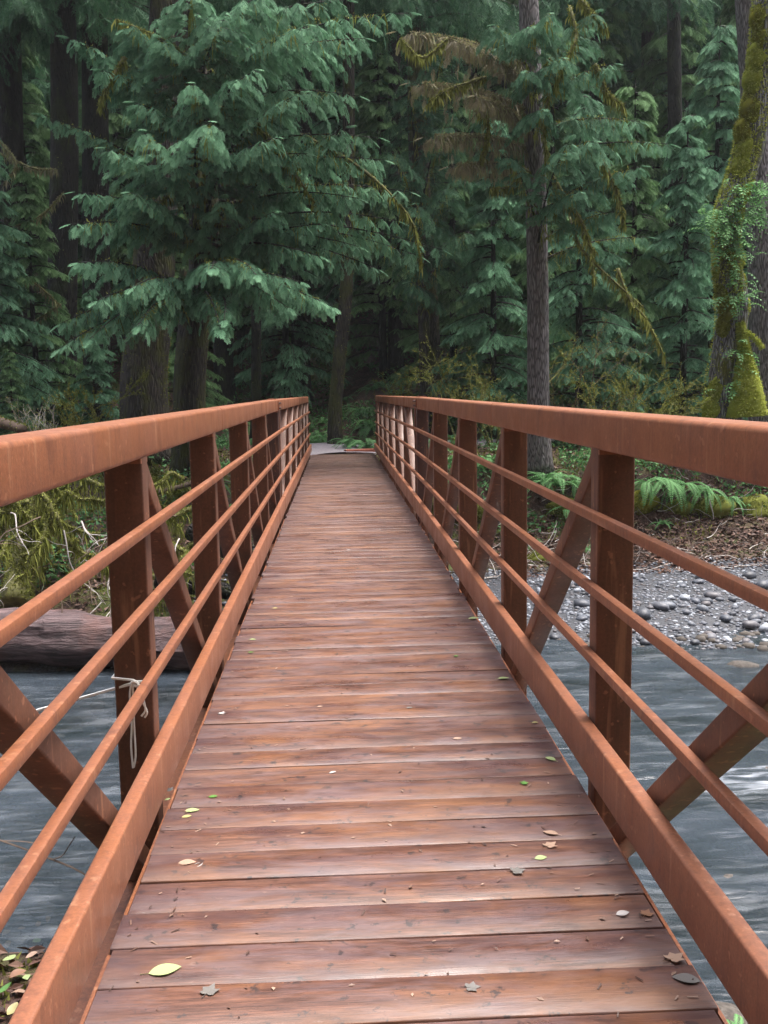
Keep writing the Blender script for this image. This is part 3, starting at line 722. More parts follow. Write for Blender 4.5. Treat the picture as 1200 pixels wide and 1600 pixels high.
for (z, tip, D, w) in ((7.4, (640, 120), 26.5, 1.1), (6.6, (700, 190), 26.5, 1.1), (6.0, (610, 230), 26, 1.1), (5.4, (720, 270), 26.2, 1.0), (5.0, (650, 320), 25.6, 1.0), (4.4, (735, 360), 26, .9), (4.2, (600, 380), 26, .9), (8.2, (700, 60), 26.8, 1.1), (3.6, (640, 440), 26.4, .8)):
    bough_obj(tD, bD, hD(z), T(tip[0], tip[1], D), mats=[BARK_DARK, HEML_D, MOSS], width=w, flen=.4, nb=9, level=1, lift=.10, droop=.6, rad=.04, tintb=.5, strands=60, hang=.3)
# random higher and hidden boughs: closed crowns keep the forest dark
def crown_mesh(z0, z1, r0, r1, nb, level, seed, mats, flen=.5, width=1.0, droop=.5, sides=(0, 6.283), nbb=8, fdens=.8):
    rg = np.random.default_rng(seed); mb = MB()
    for i in range(nb):
        f = (i+rg.random())/nb; z = z0+(z1-z0)*f; a = rg.uniform(*sides); r = (r0+(r1-r0)*f)*rg.uniform(.75, 1.15)
        p0 = (0, 0, z); p1 = (math.cos(a)*r, math.sin(a)*r, z-r*rg.uniform(.1, .4))
        bough(mb, p0, p1, width=width*(.5+.5*r/max(r0, .1)), flen=flen, nb=nbb, level=level, lift=.12, droop=droop, rad=.035, rg=rg, tintb=.5+.12*rg.standard_normal(), fdens=fdens, twigs=False, t0=.12)
    return mb.mesh('crown', mats)
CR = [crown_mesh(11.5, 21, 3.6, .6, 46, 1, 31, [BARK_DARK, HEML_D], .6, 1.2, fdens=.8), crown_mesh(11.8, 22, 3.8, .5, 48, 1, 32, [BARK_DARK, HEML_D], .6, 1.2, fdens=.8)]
for i, (r_, b_) in enumerate([(tA, bA), (tC, bC), (tD, bD)]+[(d[0], d[1]) for d in dark[:3]+dark[4:11:2]]):
    o = link('crown', CR[i % 2], r_, (0, 0, 0), (0, 0, i*1.7))
# young hemlocks with full crowns (right half and behind), seen as layered boughs
YCR = [crown_mesh(.8, 9.5, 2.1, .3, 74, 1, 41+i, [BARK_DARK, HEML if i in (0, 2) else HEML_Y], .29, .8, .2, nbb=8, fdens=.8) for i in range(4)]
def sapling_trunk(h):
    mb = MB(); tube(mb, [(0, 0, -.3), (.04, .02, h*.5), (0, 0, h)], [.13, .08, .01], 7); return mb.mesh('trunk', BARK_DARK)
STM = sapling_trunk(9.7)
def young(px, D, sc=1.0, v=None, rz=None, py=None):
    b = pix(px, 640, D); z = hz1(b[0], D)
    r_ = empty('young_hemlock', (b[0], D, z-.05), rng.random()*6.28 if rz is None else rz); r_.scale = (sc, sc, sc)
    link('trunk', STM, r_); link('crown', YCR[rng.integers(4) if v is None else v], r_)
    tag(r_, 'x', 'tree', 'young hemlocks on the slope'); return r_
yl = [young(*a) for a in ((905, 25.5, .95, 0), (985, 27, 1.0, 1), (1065, 26, .9, 0), (770, 28, .95, 2), (710, 31, 1.1, 3), (860, 30, 1.2, 1), (1110, 30, 1.2, 2), (1180, 28, 1.1, 0), (930, 33, 1.4, 3), (1040, 33, 1.4, 1),
      (600, 34, 1.2, 3), (540, 38, 1.5, 2), (790, 35, 1.5, 3), (450, 33, 1.1, 2), (380, 36, 1.3, 3), (60, 34, 1.2, 3), (660, 38, 1.6, 2), (1160, 35, 1.5, 3), (200, 36, 1.3, 3), (1215, 31, 1.3, 1), (-30, 33, 1.2, 2), (280, 31, .8, 3), (-10, 25.5, .95, 2), (62, 27, .8, 3), (150, 26.4, .45, 2), (20, 24.5, .3, 3))]
ordinals(yl, 'young layered green hemlock on the forest slope, {}')
# hillside forest
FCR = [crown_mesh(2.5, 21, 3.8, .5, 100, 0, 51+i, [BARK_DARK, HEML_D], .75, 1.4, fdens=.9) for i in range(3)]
mb = MB(); tube(mb, [(0, 0, -.6), (.1, 0, 9), (0, 0, 21)], [.5, .3, .03], 9); FTM = mb.mesh('trunk', BARK_DARK)
fl = []
for row, (D, n, x0, x1) in enumerate(((41, 12, -120, 1330), (48, 13, -100, 1320), (56, 13, -100, 1300), (66, 12, -120, 1300))):
    for i in range(n):
        px = x0+(x1-x0)*(i+rng.uniform(.2, .8))/n; DD = D+rng.uniform(-3, 3); b = pix(px, 600, DD)
        r_ = empty('hillside_conifer', (b[0], DD, hz1(b[0], DD)), rng.random()*6.28); s = rng.uniform(.85, 1.2); r_.scale = (s, s, s)
        link('trunk', FTM, r_); link('crown', FCR[rng.integers(3)], r_); tag(r_, 'x', 'tree', 'dark conifers filling the hillside behind'); fl.append(r_)
nearb = []
for (x, y, s_) in ((-5.2, -4.5, .9), (5.4, -4.8, .9), (-2.2, -8.5, 1.0), (3.0, -9, 1.0)):  # unseen trees added behind the camera to shade the posts
    r_ = empty('added_shade_conifer', (x, y, hz1(x, y)), x); r_.scale = (s_,)*3; link('trunk', FTM, r_); link('crown', FCR[len(nearb) % 3], r_)
    tag(r_, 'x', 'tree', 'unseen conifers added behind the camera'); nearb.append(r_)
ordinals(nearb, 'tall conifer added behind the camera to shade the posts, {}')
for o in fl: o['label'] = 'dark tall conifer in the shadowed forest filling the hillside behind'

# boughs on the grey fir (E): right of it, green; left of it, brown with lichen
for (z, tip, D, w, tb, kind) in ((7.5, (960, 100), 19.8, .8, .5, 0), (7.0, (1000, 190), 20.2, .8, .5, 0), (6.3, (1045, 225), 20.5, .7, .55, 0), (6.0, (930, 220), 19.6, .9, .5, 0), (5.2, (1000, 260), 20, .7, .5, 0),
        (4.9, (905, 300), 19.6, .7, .45, 0), (7.6, (880, 90), 19.4, .8, .4, 0), (8.0, (930, 20), 20, .8, .45, 0), (8.2, (770, 40), 20, .8, .4, 0), (5.0, (790, 240), 20.2, .6, .45, 0), (4.6, (960, 330), 20.4, .6, .4, 0),
        (4.2, (1010, 370), 21, .5, .35, 0), (4.4, (890, 220), 19.4, .8, .5, 0), (8.6, (835, 40), 19.6, .8, .4, 0), (7.6, (820, 110), 19.4, .7, .4, 0), (6.8, (850, 170), 19.4, .7, .4, 0), (8.4, (860, 20), 19.2, .7, .4, 0)):
    bough_obj(tE, bE, hE(z), T(tip[0], tip[1], D), width=w, flen=.24, nb=11, level=2, lift=.10, droop=.5, rad=.03, tintb=tb, strands=60, hang=.2, fdens=.95)
for (z, tip, D, w) in ((7.4, (640, 130), 20.5, .8), (6.6, (660, 215), 20.4, .7), (7.9, (700, 60), 20.2, .8), (6.1, (700, 260), 20.6, .6), (7.0, (740, 150), 20, .7), (8.3, (620, 50), 20.8, .8)):
    bough_obj(tE, bE, hE(z), T(tip[0], tip[1], D), mats=[BARK_DARK, LICH, LICH], width=w, flen=.24, nb=9, level=2, lift=.08, droop=.7, rad=.025, tintb=.3, strands=500, hang=1.6, fdens=.35)

def mossy_limb(root, base, pts_px, D, r0, r1, n=18, fz=900, st=160, m=TWIG_M, mm=MOSS, name='mossy_limb', side=6):
    P = spline([pix(a, b, D+dd) for a, b, dd in pts_px], n)-base
    mb = MB(); rr = np.linspace(r0, r1, n)*(1+.25*np.sin(np.arange(n)*1.3+rng.random()*6)); tube(mb, P, rr, side, lump=.15)
    if fz: fuzz_tube(mb, P, rr, fz, .05, .012, 1)
    if st: hang_strands(mb, P, st, .05, .28, .016, 1)
    return mb.obj(name, [m, mm], root, True, 180)
# bright mossy limbs seen in the grey fir's crown
for pts in ([(890, 10, -1.5), (900, 60, -1.8), (880, 100, -1.9), (868, 140, -1.6)], [(905, -5, -1.5), (925, 20, -1.7), (950, 45, -1.8)], [(930, 100, -1.9), (950, 145, -2.0), (975, 165, -2)],
            [(745, 170, -.8), (762, 185, -.9), (760, 220, -.9), (752, 250, -.9)], [(838, 275, 0), (810, 262, -.5), (800, 290, -.8), (765, 295, -1)],
            [(890, 340, -.3), (910, 390, -1), (960, 440, -1.4), (1005, 480, -1.5)], [(850, 250, 0), (900, 340, -.6), (930, 395, -.9)], [(940, 250, -1.6), (965, 300, -1.7), (975, 350, -1.6)], [(860, 130, -1.7), (850, 200, -1.7), (856, 250, -1.6)], [(700, 60, -1.4), (660, 90, -1.5), (625, 60, -1.6)], [(760, 120, -1.2), (700, 140, -1.4), (670, 160, -1.5)], [(880, 300, -1), (915, 360, -1.6), (930, 440, -1.7)], [(965, 420, -1.2), (985, 470, -1.5), (1010, 500, -1.6), (1040, 560, -1.5)]):
    mossy_limb(tE, bE, pts, 21.9, .035, .014, fz=350, st=240, mm=MOSS)
for pts in ([(0, 240, 0), (50, 262, -1), (90, 265, -1.5)], [(0, 360, 0), (60, 340, -1), (100, 300, -1.4)], [(0, 428, 0), (50, 440, -1), (95, 478, -1)], [(5, 530, 0), (50, 505, -.6), (95, 475, -.8)], [(0, 220, 0), (25, 255, -.8), (5, 290, -1)]):
    mossy_limb(dark[1][0], dark[1][1], pts, 27.5, .035, .015, fz=260, st=110, mm=LICH)
# moss covered limbs inside the left hemlock
for pts in ([(318, 150, 0), (300, 250, -1), (240, 330, -1.8)], [(330, 160, 0), (400, 200, -1.3), (470, 260, -2)], [(312, 100, 0), (250, 60, -1), (180, 30, -1.2)], [(310, 90, 0), (360, 45, -1.2), (350, 70, -1.6)],
            [(400, 190, -1), (440, 240, -1.5), (500, 330, -1.6)], [(318, 230, 0), (310, 300, -.6), (312, 350, -.7)], [(195, 90, -1), (170, 130, -1.3), (155, 165, -1.3)],
            [(470, 210, -1), (560, 260, -1.4), (640, 340, -1.4), (660, 420, -1.2)]):
    mossy_limb(tB, bB, pts, 21.4, .04, .015, fz=400, st=260)

# ------------------------------------------------------------ mossy maple at the right edge
P0 = pix(1132, 650, 21.80); bF = np.array((P0[0], 21.8, hz1(P0[0], 21.80)-.1))
tF = tag(empty('mossy_maple', tuple(bF)), 'crooked maple trunk thick with amber moss and small ferns, right edge', 'tree')
Pm = spline([bF, pix(1132, 600, 21.80), pix(1146, 500, 21.80), pix(1138, 420, 21.70), pix(1138, 340, 21.70), pix(1160, 270, 21.80), pix(1186, 150, 21.80), pix(1200, 0, 21.80), pix(1215, -200, 22.00), pix(1240, -500, 20)], 40)-bF
rm = np.interp(np.arange(40), [0, 6, 14, 22, 30, 39], [.42, .33, .30, .30, .30, .15])
mb = MB(); tube(mb, Pm, rm, 18, lump=.14)
fuzz_tube(mb, Pm[10:34]-np.array((.06, .08, 0)), rm[10:34], 12000, .06, .014, 1)
fuzz_tube(mb, Pm[0:12]-np.array((.10, .02, 0)), rm[0:12], 1500, .05, .012, 1)
mb.obj('trunk', [BARK_MAPLE, MOSS_B], tF, True, 180)
def moss_lump(par, c, r, n, m=MOSS_O, sq=(1, 1, 1.2), name='moss_cushion', l=.05):
    mb = MB(); u = 14; V = []
    ph = rng.random(3)*6
    for i in range(u+1):
        th = math.pi*i/u
        for j in range(20):
            a = j/20*6.283; k = 1+.14*math.sin(3*a+ph[0]+th*2)+.12*math.sin(5*th+ph[1]+a)
            V.append((c[0]+r*sq[0]*k*math.sin(th)*math.cos(a), c[1]+r*sq[1]*k*math.sin(th)*math.sin(a), c[2]+r*sq[2]*k*math.cos(th)))
    Q = [(i*20+j, (i+1)*20+j, (i+1)*20+(j+1) % 20, i*20+(j+1) % 20) for i in range(u) for j in range(20)]
    mb.add(V, Q, mi=0, tint=.35)
    d = rng.normal(0, 1, (n, 3)); d /= np.linalg.norm(d, axis=1)[:, None]
    P = np.array(c)+d*np.array(sq)*r*rng.uniform(.9, 1.08, (n, 1)); fuzz(mb, P, d-UP*.3, l, .012, 0)
    return mb.obj(name, m, par, True, 180)
for (a, b, r, mm) in ((1150, 405, .2, MOSS_B), (1132, 455, .2, MOSS_O), (1150, 330, .2, MOSS_B), (1160, 205, .2, MOSS_O), (1176, 125, .22, MOSS_B), (1190, 60, .2, MOSS_O), (1130, 510, .16, MOSS_O), (1142, 375, .22, MOSS_O), (1128, 350, .20, MOSS_O), (1125, 420, .17, MOSS_B), (1150, 445, .24, MOSS_O), (1140, 480, .27, MOSS_O), (1158, 480, .2, MOSS_B), (1160, 300, .18, MOSS_O), (1165, 235, .22, MOSS_B), (1172, 170, .24, MOSS_O),
                      (1182, 90, .22, MOSS_B), (1186, 30, .2, MOSS_O), (1120, 610, .2, MOSS_B), (1112, 640, .22, MOSS_B), (1158, 260, .22, MOSS_B)):
    moss_lump(tF, pix(a, b, 21.62)-bF, r, 1300, mm, (.9, .6, 1.3))
mb = MB(); Pc = spline([pix(1156, 505, 21.50), pix(1162, 545, 21.40), pix(1166, 590, 21.30), pix(1168, 650, 21.30)], 14)-bF
rc = np.interp(np.arange(14), [0, 5, 9, 13], [.06, .11, .26, .42]); tube(mb, Pc, rc, 14, lump=.1, tint=.4); fuzz_tube(mb, Pc, rc, 6500, .07, .014, 0)
mb.obj('mossy_stem', [MOSS_B], tF, True, 180)
mb = MB(); Pc = spline([pix(1156, 515, 21.50), pix(1175, 525, 21.40), pix(1192, 545, 21.30)], 8)-bF; tube(mb, Pc, .04, 6, tint=.5); fuzz_tube(mb, Pc, .04, 500, .06, .012, 0); mb.obj('mossy_stub', [MOSS_B], tF)
# small epiphytic ferns on the maple
def pinnate(mb, p, d, L, w, npair, tint, mi=0, wid=.32, curl=.6, rg=rng):
    """one arching frond: pinnae pairs along a curved midrib"""
    d = nrm(d); side = nrm(np.cross(d, UP)+1e-6); n = npair
    t = np.linspace(0, 1, n+1)[1:]
    C0 = p+np.outer(t*L, d)-np.outer(t**2.2*L*curl, UP)
    Tn = d[None, :]-np.outer(2.2*t**1.2*curl, UP); Tn /= np.linalg.norm(Tn, axis=1)[:, None]
    up = np.cross(side, Tn)
    up = -up if up[0][2] < 0 else up
    wl = w*np.sin(np.pi*np.clip(.10+.88*t, 0, 1))**.7
    V = []
    for s in (-1, 1):
        dirp = side[None]*s*.93+Tn*.32-up*.18; q = C0+dirp*wl[:, None]; h = Tn*(L/n*.5*(1-wid*.3))
        mid = C0+dirp*wl[:, None]*.4
        V.append(np.stack([C0-h*.55, mid-h*.95+up*.004, q, mid+h*.8+up*.004], 1))
    V = np.concatenate(V).reshape(-1, 3); o = np.arange(2*n)[:, None]*4
    mb.add(V, np.concatenate([o, o+1, o+2, o+3], 1), mi=mi, tint=np.repeat(np.clip(tint+rg.normal(0, .08, 2*n), 0, 1), 4))
EF = []
for k in range(4):
    mb = MB(); pinnate(mb, np.zeros(3), np.array((0, 1, .35)), .36, .09, 7, .7+.08*k, curl=.9, wid=.2); EF.append(mb.mesh('fern_frond', FERN_B))
SPOT = [(1140, 330), (1150, 300), (1165, 345), (1175, 330), (1120, 355), (1135, 375), (1155, 370), (1140, 395), (1160, 395), (1148, 430), (1165, 455), (1145, 470), (1185, 310), (1195, 290), (1118, 345), (1190, 340), (1155, 560), (1148, 605), (1125, 330)]
for i in range(240):
    q = SPOT[i//2 % 19]; c = pix(q[0]+rng.normal(0, 8), q[1]+rng.normal(0, 12), 21.35)-bF
    o = link('fern_frond', EF[rng.integers(4)], tF, tuple(c), (rng.uniform(-.5, .6), rng.uniform(-.3, .3), math.pi+rng.normal(0, 1.1))); k = rng.uniform(.8, 1.45); o.scale = (k, k, k)

# ------------------------------------------------------------ sword ferns
def frond_mesh(seed, L=.9, m=FERN):
    rg = np.random.default_rng(seed); mb = MB()
    pinnate(mb, np.zeros(3), np.array((0, .8, .62)), L, .085, 24, .5, curl=.75, rg=rg)
    t = np.linspace(0, 1, 6); d = nrm((0, .8, .62)); P = np.outer(t*L, d)-np.outer(t**2.2*L*.75, UP); tube(mb, P, np.linspace(.006, .002, 6), 3, 0, .2, cap=False)
    return mb.mesh('frond', m)
FR = {m.name: [frond_mesh(60+i, .9, m) for i in range(3)] for m in (FERN, FERN_B)}
def fern_whole(seed, m, nf=15):
    rg = np.random.default_rng(seed); mb = MB()
    for k in range(nf):
        a = k/nf*6.28+rg.uniform(-.2, .2); e = rg.uniform(.35, 1.2)
        pinnate(mb, np.zeros(3), np.array((math.cos(a), math.sin(a), e)), rg.uniform(.65, 1.05), .085, 16, rg.uniform(.2, .9), curl=rg.uniform(.6, .95), rg=rg)
    return mb.mesh('sword_fern', m)
FW = [fern_whole(70+i, FERN) for i in range(4)]+[fern_whole(80+i, FERN_B) for i in range(2)]
def fern(x, y, sc=1.0, bright=False, parts=False, z=None, down=False):
    z = hz1(x, y) if z is None else z
    if parts:
        r_ = empty('sword_fern', (x, y, z), rng.random()*6.28); r_.scale = (sc,)*3; nf = 15
        for k in range(nf):
            a = k/nf*6.28+rng.uniform(-.2, .2)
            o = link('frond', FR[(FERN_B if bright else FERN).name][rng.integers(3)], r_, (0, 0, .03), (rng.uniform(-.35, .45)-(.5 if down else 0), rng.uniform(-.3, .3), a)); s = rng.uniform(.7, 1.1); o.scale = (s, s, s)
    else: r_ = link('sword_fern', FW[rng.integers(4, 6) if bright else rng.integers(4)], None, (x, y, z), (rng.uniform(-.15, .15), rng.uniform(-.15, .15), rng.random()*6.28)); r_.scale = (sc,)*3
    return tag(r_, 'x', 'fern')
hero = []
for (px, py, D, sc, dn) in ((850, 745, 21.3, .75, 0), (872, 752, 21.1, .85, 0), (900, 752, 21.3, .8, 0), (750, 760, 22.2, .75, 0), (765, 745, 22.6, .7, 0), (1012, 745, 20.7, .8, 1), (1040, 742, 20.6, .85, 1), (1070, 748, 20.6, .8, 1), (1100, 756, 20.6, .7, 1), (930, 715, 22.5, .6, 0), (885, 790, 20.8, .5, 0), (1140, 770, 20.7, .6, 1), (960, 725, 22.2, .6, 0), (700, 740, 22.8, .6, 0), (680, 760, 21.8, .5, 0), (830, 850, 20, .4, 0), (1035, 835, 20.3, .35, 0), (1185, 760, 21.2, .6, 0), (920, 870, 19.6, .3, 0)):
    p = pix(px, py, D); f = fern(p[0], p[1], sc*1.35, True, True, z=max(hz1(p[0], p[1]), p[2]-.15), down=dn); f['group'] = 'bright sword ferns seen through the right railing'; hero.append(f)
ordinals(hero, 'bright sword fern below the right handrail, {} of its row')
low = []
for (px, py, D, sc) in ((330, 690, 20, 1.), (15, 810, 16.5, .8), (5, 850, 15.8, .7), (48, 800, 17, .5), (265, 700, 19, .6)):
    p = pix(px, py, D); f = fern(p[0], p[1], sc*.8, True, True, z=hz1(p[0], p[1])); f['group'] = 'ferns on the left far bank'; low.append(f)
ordinals(low, 'bright fern among mossy branches on the left bank, {}')
nearf = []
for (x, y, sc, z) in ((2.25, 4.35, .55, -1.95), (2.0, 4.9, .42, -2.15), (1.98, 3.6, .62, -1.55), (1.62, 4.3, .42, -2.1), (1.42, 3.6, .34, -1.95)):
    f = fern(x, y, sc, True, True, z=z); f['group'] = 'ferns at the near water edge'; nearf.append(f)
ordinals(nearf, 'small fern at the near water edge, {} of the five')
mids = []
for i in range(110):
    for _ in range(30):
        D = rng.uniform(24.5, 37); px = rng.uniform(-20, 1220)
        if D < 29.6 and (440 < px < 565): continue
        if 25.5 < D < 28.4 and px > 560: continue
        break
    if i < 16: D = rng.uniform(29.2, 33); px = rng.uniform(470, 600)
    elif i < 26: D = rng.uniform(28.4, 32.5); px = rng.uniform(580, 720)
    elif i < 34: D = rng.uniform(24.6, 26.2); px = rng.uniform(540, 720)
    b = pix(px, 600, D); f = fern(b[0], D, rng.uniform(.8, 1.25), rng.random() < .25, D < 30); f['group'] = 'ferns on the forest floor beyond the bridge'; mids.append(f)
nm_ = [f for f in mids if f.type == 'EMPTY']
ordinals(nm_, 'green sword fern on the forest floor just beyond the bridge, {}')
for f in mids:
    if f.type == 'EMPTY': f['group'] = 'nearer ferns on the forest floor'; continue
    f['label'] = 'distant green sword fern among many covering the dim forest floor'
def scatter(x0, x1, y0, y1, n, cond=None):
    x = rng.uniform(x0, x1, n); y = rng.uniform(y0, y1, n); z = hz(x, y); k = cond(x, y, z) if cond else np.ones(n, bool)
    return np.stack([x[k], y[k], z[k]], 1)
# shrub understory beyond the deck end: dense small-leaved ground cover
mb = MB(); n = 52000
px = rng.uniform(-60, 1260, n); D = rng.uniform(24.6, 40, n)
pp = np.array([pix(a, 600, d) for a, d in zip(px, D)]); zz = hz(pp[:, 0], pp[:, 1])
clump = snoise(pp[:, 0], pp[:, 1], 1.6, 44); keep = (clump > -.25) & ~((np.abs(pp[:, 1]-27.0) < 1.6) & (pp[:, 0] > -.5)) & ~((pp[:, 1] < 29.6) & (np.abs(pp[:, 0]+1) < 1.9))
pp = pp[keep]; zz = zz[keep]; pp[:, 2] = zz+rng.random(len(zz))*.45*np.clip(clump[keep]+.4, .15, 1.5)
pb = scatter(1.8, 11.5, 20.4, 24.2, 9000, lambda x, y, z: (snoise(x, y, 2.3, 45) > .05) & (z > -1.7)); pb[:, 2] += rng.random(len(pb))*.22
pl_ = scatter(-9, -1.2, 15.4, 23, 9000, lambda x, y, z: snoise(x, y, 2.0, 46) > .1); pl_[:, 2] += rng.random(len(pl_))*.22
pp = np.concatenate([pp, pb, pl_])
d = rng.normal(0, 1, (len(pp), 3)); d[:, 2] = np.abs(d[:, 2])*.6; fuzz(mb, pp, d, .11, .03, 0, jit=.3)
tag(mb.obj('undergrowth', FERN), 'low leafy undergrowth covering the forest floor', 'undergrowth', kind='stuff')

# ------------------------------------------------------------ moss and litter on the banks
mb = MB()
P = scatter(-9, 11, 14.6, 26, 60000, lambda x, y, z: (z > -1.75) & (snoise(x, y, 1.7, 61) > -.25) & ~((np.abs(x) < 1.2) & (y > 23.5)) & (y < 25.5))
fuzz(mb, P, np.tile(UP, (len(P), 1)), .07, .018, 0)
P = scatter(-3.5, -1.0, 2.4, 5.4, 9000, lambda x, y, z: snoise(x, y, 2.5, 62) > .0)
fuzz(mb, P, np.tile(UP, (len(P), 1)), .035, .008, 0)
P = scatter(1.3, 3.6, 2.6, 4.6, 5000, lambda x, y, z: snoise(x, y, 2.5, 62) > .2)
fuzz(mb, P, np.tile(UP, (len(P), 1)), .035, .008, 0)
tag(mb.obj('ground_moss', MOSS), 'yellow green moss carpeting both banks', 'moss', kind='stuff')
def leafquads(mb, P, sz, mi, tilt=.5):
    n = len(P); a = rng.random(n)*6.28; N = np.tile(UP, (n, 1))+rng.normal(0, tilt, (n, 3)); N /= np.linalg.norm(N, axis=1)[:, None]
    u = np.stack([np.cos(a), np.sin(a), np.zeros(n)], 1); u -= N*(u*N).sum(1)[:, None]; v = np.cross(N, u); L = sz*rng.uniform(.5, 1.3, (n, 1))
    V = np.stack([P-u*L, P+v*L*.45+N*L*.15, P+u*L, P-v*L*.45+N*L*.1], 1).reshape(-1, 3); o = np.arange(n)[:, None]*4
    mb.add(V, np.concatenate([o, o+1, o+2, o+3], 1), mi=mi, tint=np.repeat(rng.random(n), 4))
LITTER = m_leaf('leaf_litter', (.035, .017, .013), (.095, .045, .033), (.20, .12, .09), .05, .6)
mb = MB()
P = scatter(-9, 11, 14.8, 27, 26000, lambda x, y, z: (z > -2.0) & ~((np.abs(x) < 1.2) & (y > 23.3))); P[:, 2] += .03; leafquads(mb, P, .06, 0)
P = scatter(3, 11, 18.2, 21, 5000); P[:, 2] += .03; leafquads(mb, P, .06, 0)
P = scatter(-3.6, -.95, 2.2, 5.6, 2600); P[:, 2] += .02; leafquads(mb, P, .045, 0)
tag(mb.obj('leaf_litter', LITTER), 'red brown leaf litter strewn over both banks', 'leaf litter', kind='stuff')

# ------------------------------------------------------------ stones
def stone_mesh(seed, m=STONE, fl=.6):
    r = np.random.default_rng(seed); f = (1+5**.5)/2
    V = np.array([(-1, f, 0), (1, f, 0), (-1, -f, 0), (1, -f, 0), (0, -1, f), (0, 1, f), (0, -1, -f), (0, 1, -f), (f, 0, -1), (f, 0, 1), (-f, 0, -1), (-f, 0, 1)], float)
    F = [(0, 11, 5), (0, 5, 1), (0, 1, 7), (0, 7, 10), (0, 10, 11), (1, 5, 9), (5, 11, 4), (11, 10, 2), (10, 7, 6), (7, 1, 8), (3, 9, 4), (3, 4, 2), (3, 2, 6), (3, 6, 8), (3, 8, 9), (4, 9, 5), (2, 4, 11), (6, 2, 10), (8, 6, 7), (9, 8, 1)]
    V /= np.linalg.norm(V[0]); V2 = list(V); F2 = []; mid = {}
    def mp(a, b):
        k = (min(a, b), max(a, b))
        if k not in mid: mid[k] = len(V2); V2.append(nrm(V2[a]+V2[b]))
        return mid[k]
    for a, b, c in F:
        x, y, z = mp(a, b), mp(b, c), mp(c, a); F2 += [(a, x, z), (b, y, x), (c, z, y), (x, y, z)]
    V2 = np.array(V2)*r.uniform(.86, 1.1, (len(V2), 1))*np.array((1, r.uniform(.65, .9), r.uniform(fl-.15, fl+.1)))
    return V2, np.array(F2), V, np.array(F)
SM = []
for i in range(7):
    V2, F2, _, _ = stone_mesh(100+i); mb = MB(); mb.add(V2, None, F2); SM.append(mb.mesh('cobble', STONE, True, 180))
bar = tag(MB.obj.__get__((lambda m: (m.add(*[(lambda X, Y: (np.stack([X.ravel(), Y.ravel(), hz(X, Y).ravel()+.012], 1), [(j*61+i, j*61+i+1, (j+1)*61+i+1, (j+1)*61+i) for j in range(30) for i in range(60)]))(*np.meshgrid(np.linspace(1.2, 14, 61), np.linspace(14.2, 18.7, 31)))][0]), m)[1])(MB()))('gravel_bar', m_simple('wet_gravel', [(.018, .018, .022), (.038, .041, .05), (.07, .076, .09)], 30, .6), None, True, 180), kind='structure')
nb_ = 0
while nb_ < 290:
    y = 14.5+3.9*rng.random()**1.1; px = rng.uniform(840, 1230); p = pix(px, 900, y); x = p[0]
    if x < 1.3: continue
    s = rng.choice([.05, .065, .08, .11, .15], p=[.3, .3, .22, .12, .06])*rng.uniform(.85, 1.2)
    o = link('cobble', SM[rng.integers(7)], bar, (x, y, hz1(x, y)+s*.25), (rng.uniform(-.2, .2), rng.uniform(-.2, .2), rng.random()*6.28)); o.scale = (s, s, s); nb_ += 1
def stones_bulk(mb, P, s, mi=0, sub=False):
    n = len(P); k = rng.integers(0, 6, n)
    for v in range(6):
        V2, F2, V1, F1 = stone_mesh(200+v); V, F = (V2, F2) if sub else (V1*np.array((1, .8, .55)), F1)
        idx = np.where(k == v)[0]; m = len(idx)
        if not m: continue
        a = rng.random(m)*6.28; c, sn = np.cos(a), np.sin(a); sc = s*rng.uniform(.5, 1.5, m)
        Rm = np.zeros((m, 3, 3)); Rm[:, 0, 0] = c; Rm[:, 0, 1] = sn; Rm[:, 1, 0] = -sn; Rm[:, 1, 1] = c; Rm[:, 2, 2] = 1
        W_ = np.einsum('vi,nij->nvj', V, Rm)*sc[:, None, None]+P[idx][:, None, :]
        mb.add(W_.reshape(-1, 3), None, (F[None]+(np.arange(m)*len(V))[:, None, None]).reshape(-1, 3), mi=mi, tint=np.repeat(rng.random(m), len(V)))
mb = MB(); P = scatter(1.3, 12.5, 14.3, 18.9, 9500, lambda x, y, z: z > -2.6); P[:, 2] += .01; stones_bulk(mb, P, .036)
P = scatter(-2.5, 2, 14.3, 18, 1500, lambda x, y, z: z > -2.6); P[:, 2] += .01; stones_bulk(mb, P, .05)
tag(mb.obj('gravel', STONE, None, True, 180), 'small grey river gravel spread over the bar', 'gravel', kind='stuff')
mb = MB(); P = scatter(-7, 9, 4.6, 15, 2600, lambda x, y, z: z < -2.45); stones_bulk(mb, P, .10, sub=False)
tag(mb.obj('river_bed_stones', BED, None, True, 180), 'brown stones lying under the running river water', 'river stones', kind='stuff')
BM = []
for i in range(3):
    V2, F2, _, _ = stone_mesh(150+i); mb = MB(); mb.add(V2, None, F2); BM.append(mb.mesh('boulder', BED, True, 180))
rocks = []
for (x, y, s, up) in ((3.0, 7.4, .2, .05), (3.6, 8.0, .18, .03), (2.2, 5.6, .2, .12), (1.9, 5.2, .2, .12), (2.5, 5.2, .22, .14), (4.3, 9.6, .2, .03), (-2.2, 10.6, .15, .05), (-2.45, 10.9, .12, .04), (5.6, 13.3, .2, .08), (2.9, 5.0, .22, .15), (2.15, 4.95, .2, .16)):
    o = link('boulder', BM[rng.integers(3)], None, (x, y, WZ-s*.45+up-.03), (0, 0, rng.random()*6.28)); o.scale = (s*1.2, s, s*.8); tag(o, 'x', 'boulder', 'wet boulders in the shallows'); rocks.append(o)
ordinals(rocks, 'wet grey boulder breaking the river surface, {} of the boulders')

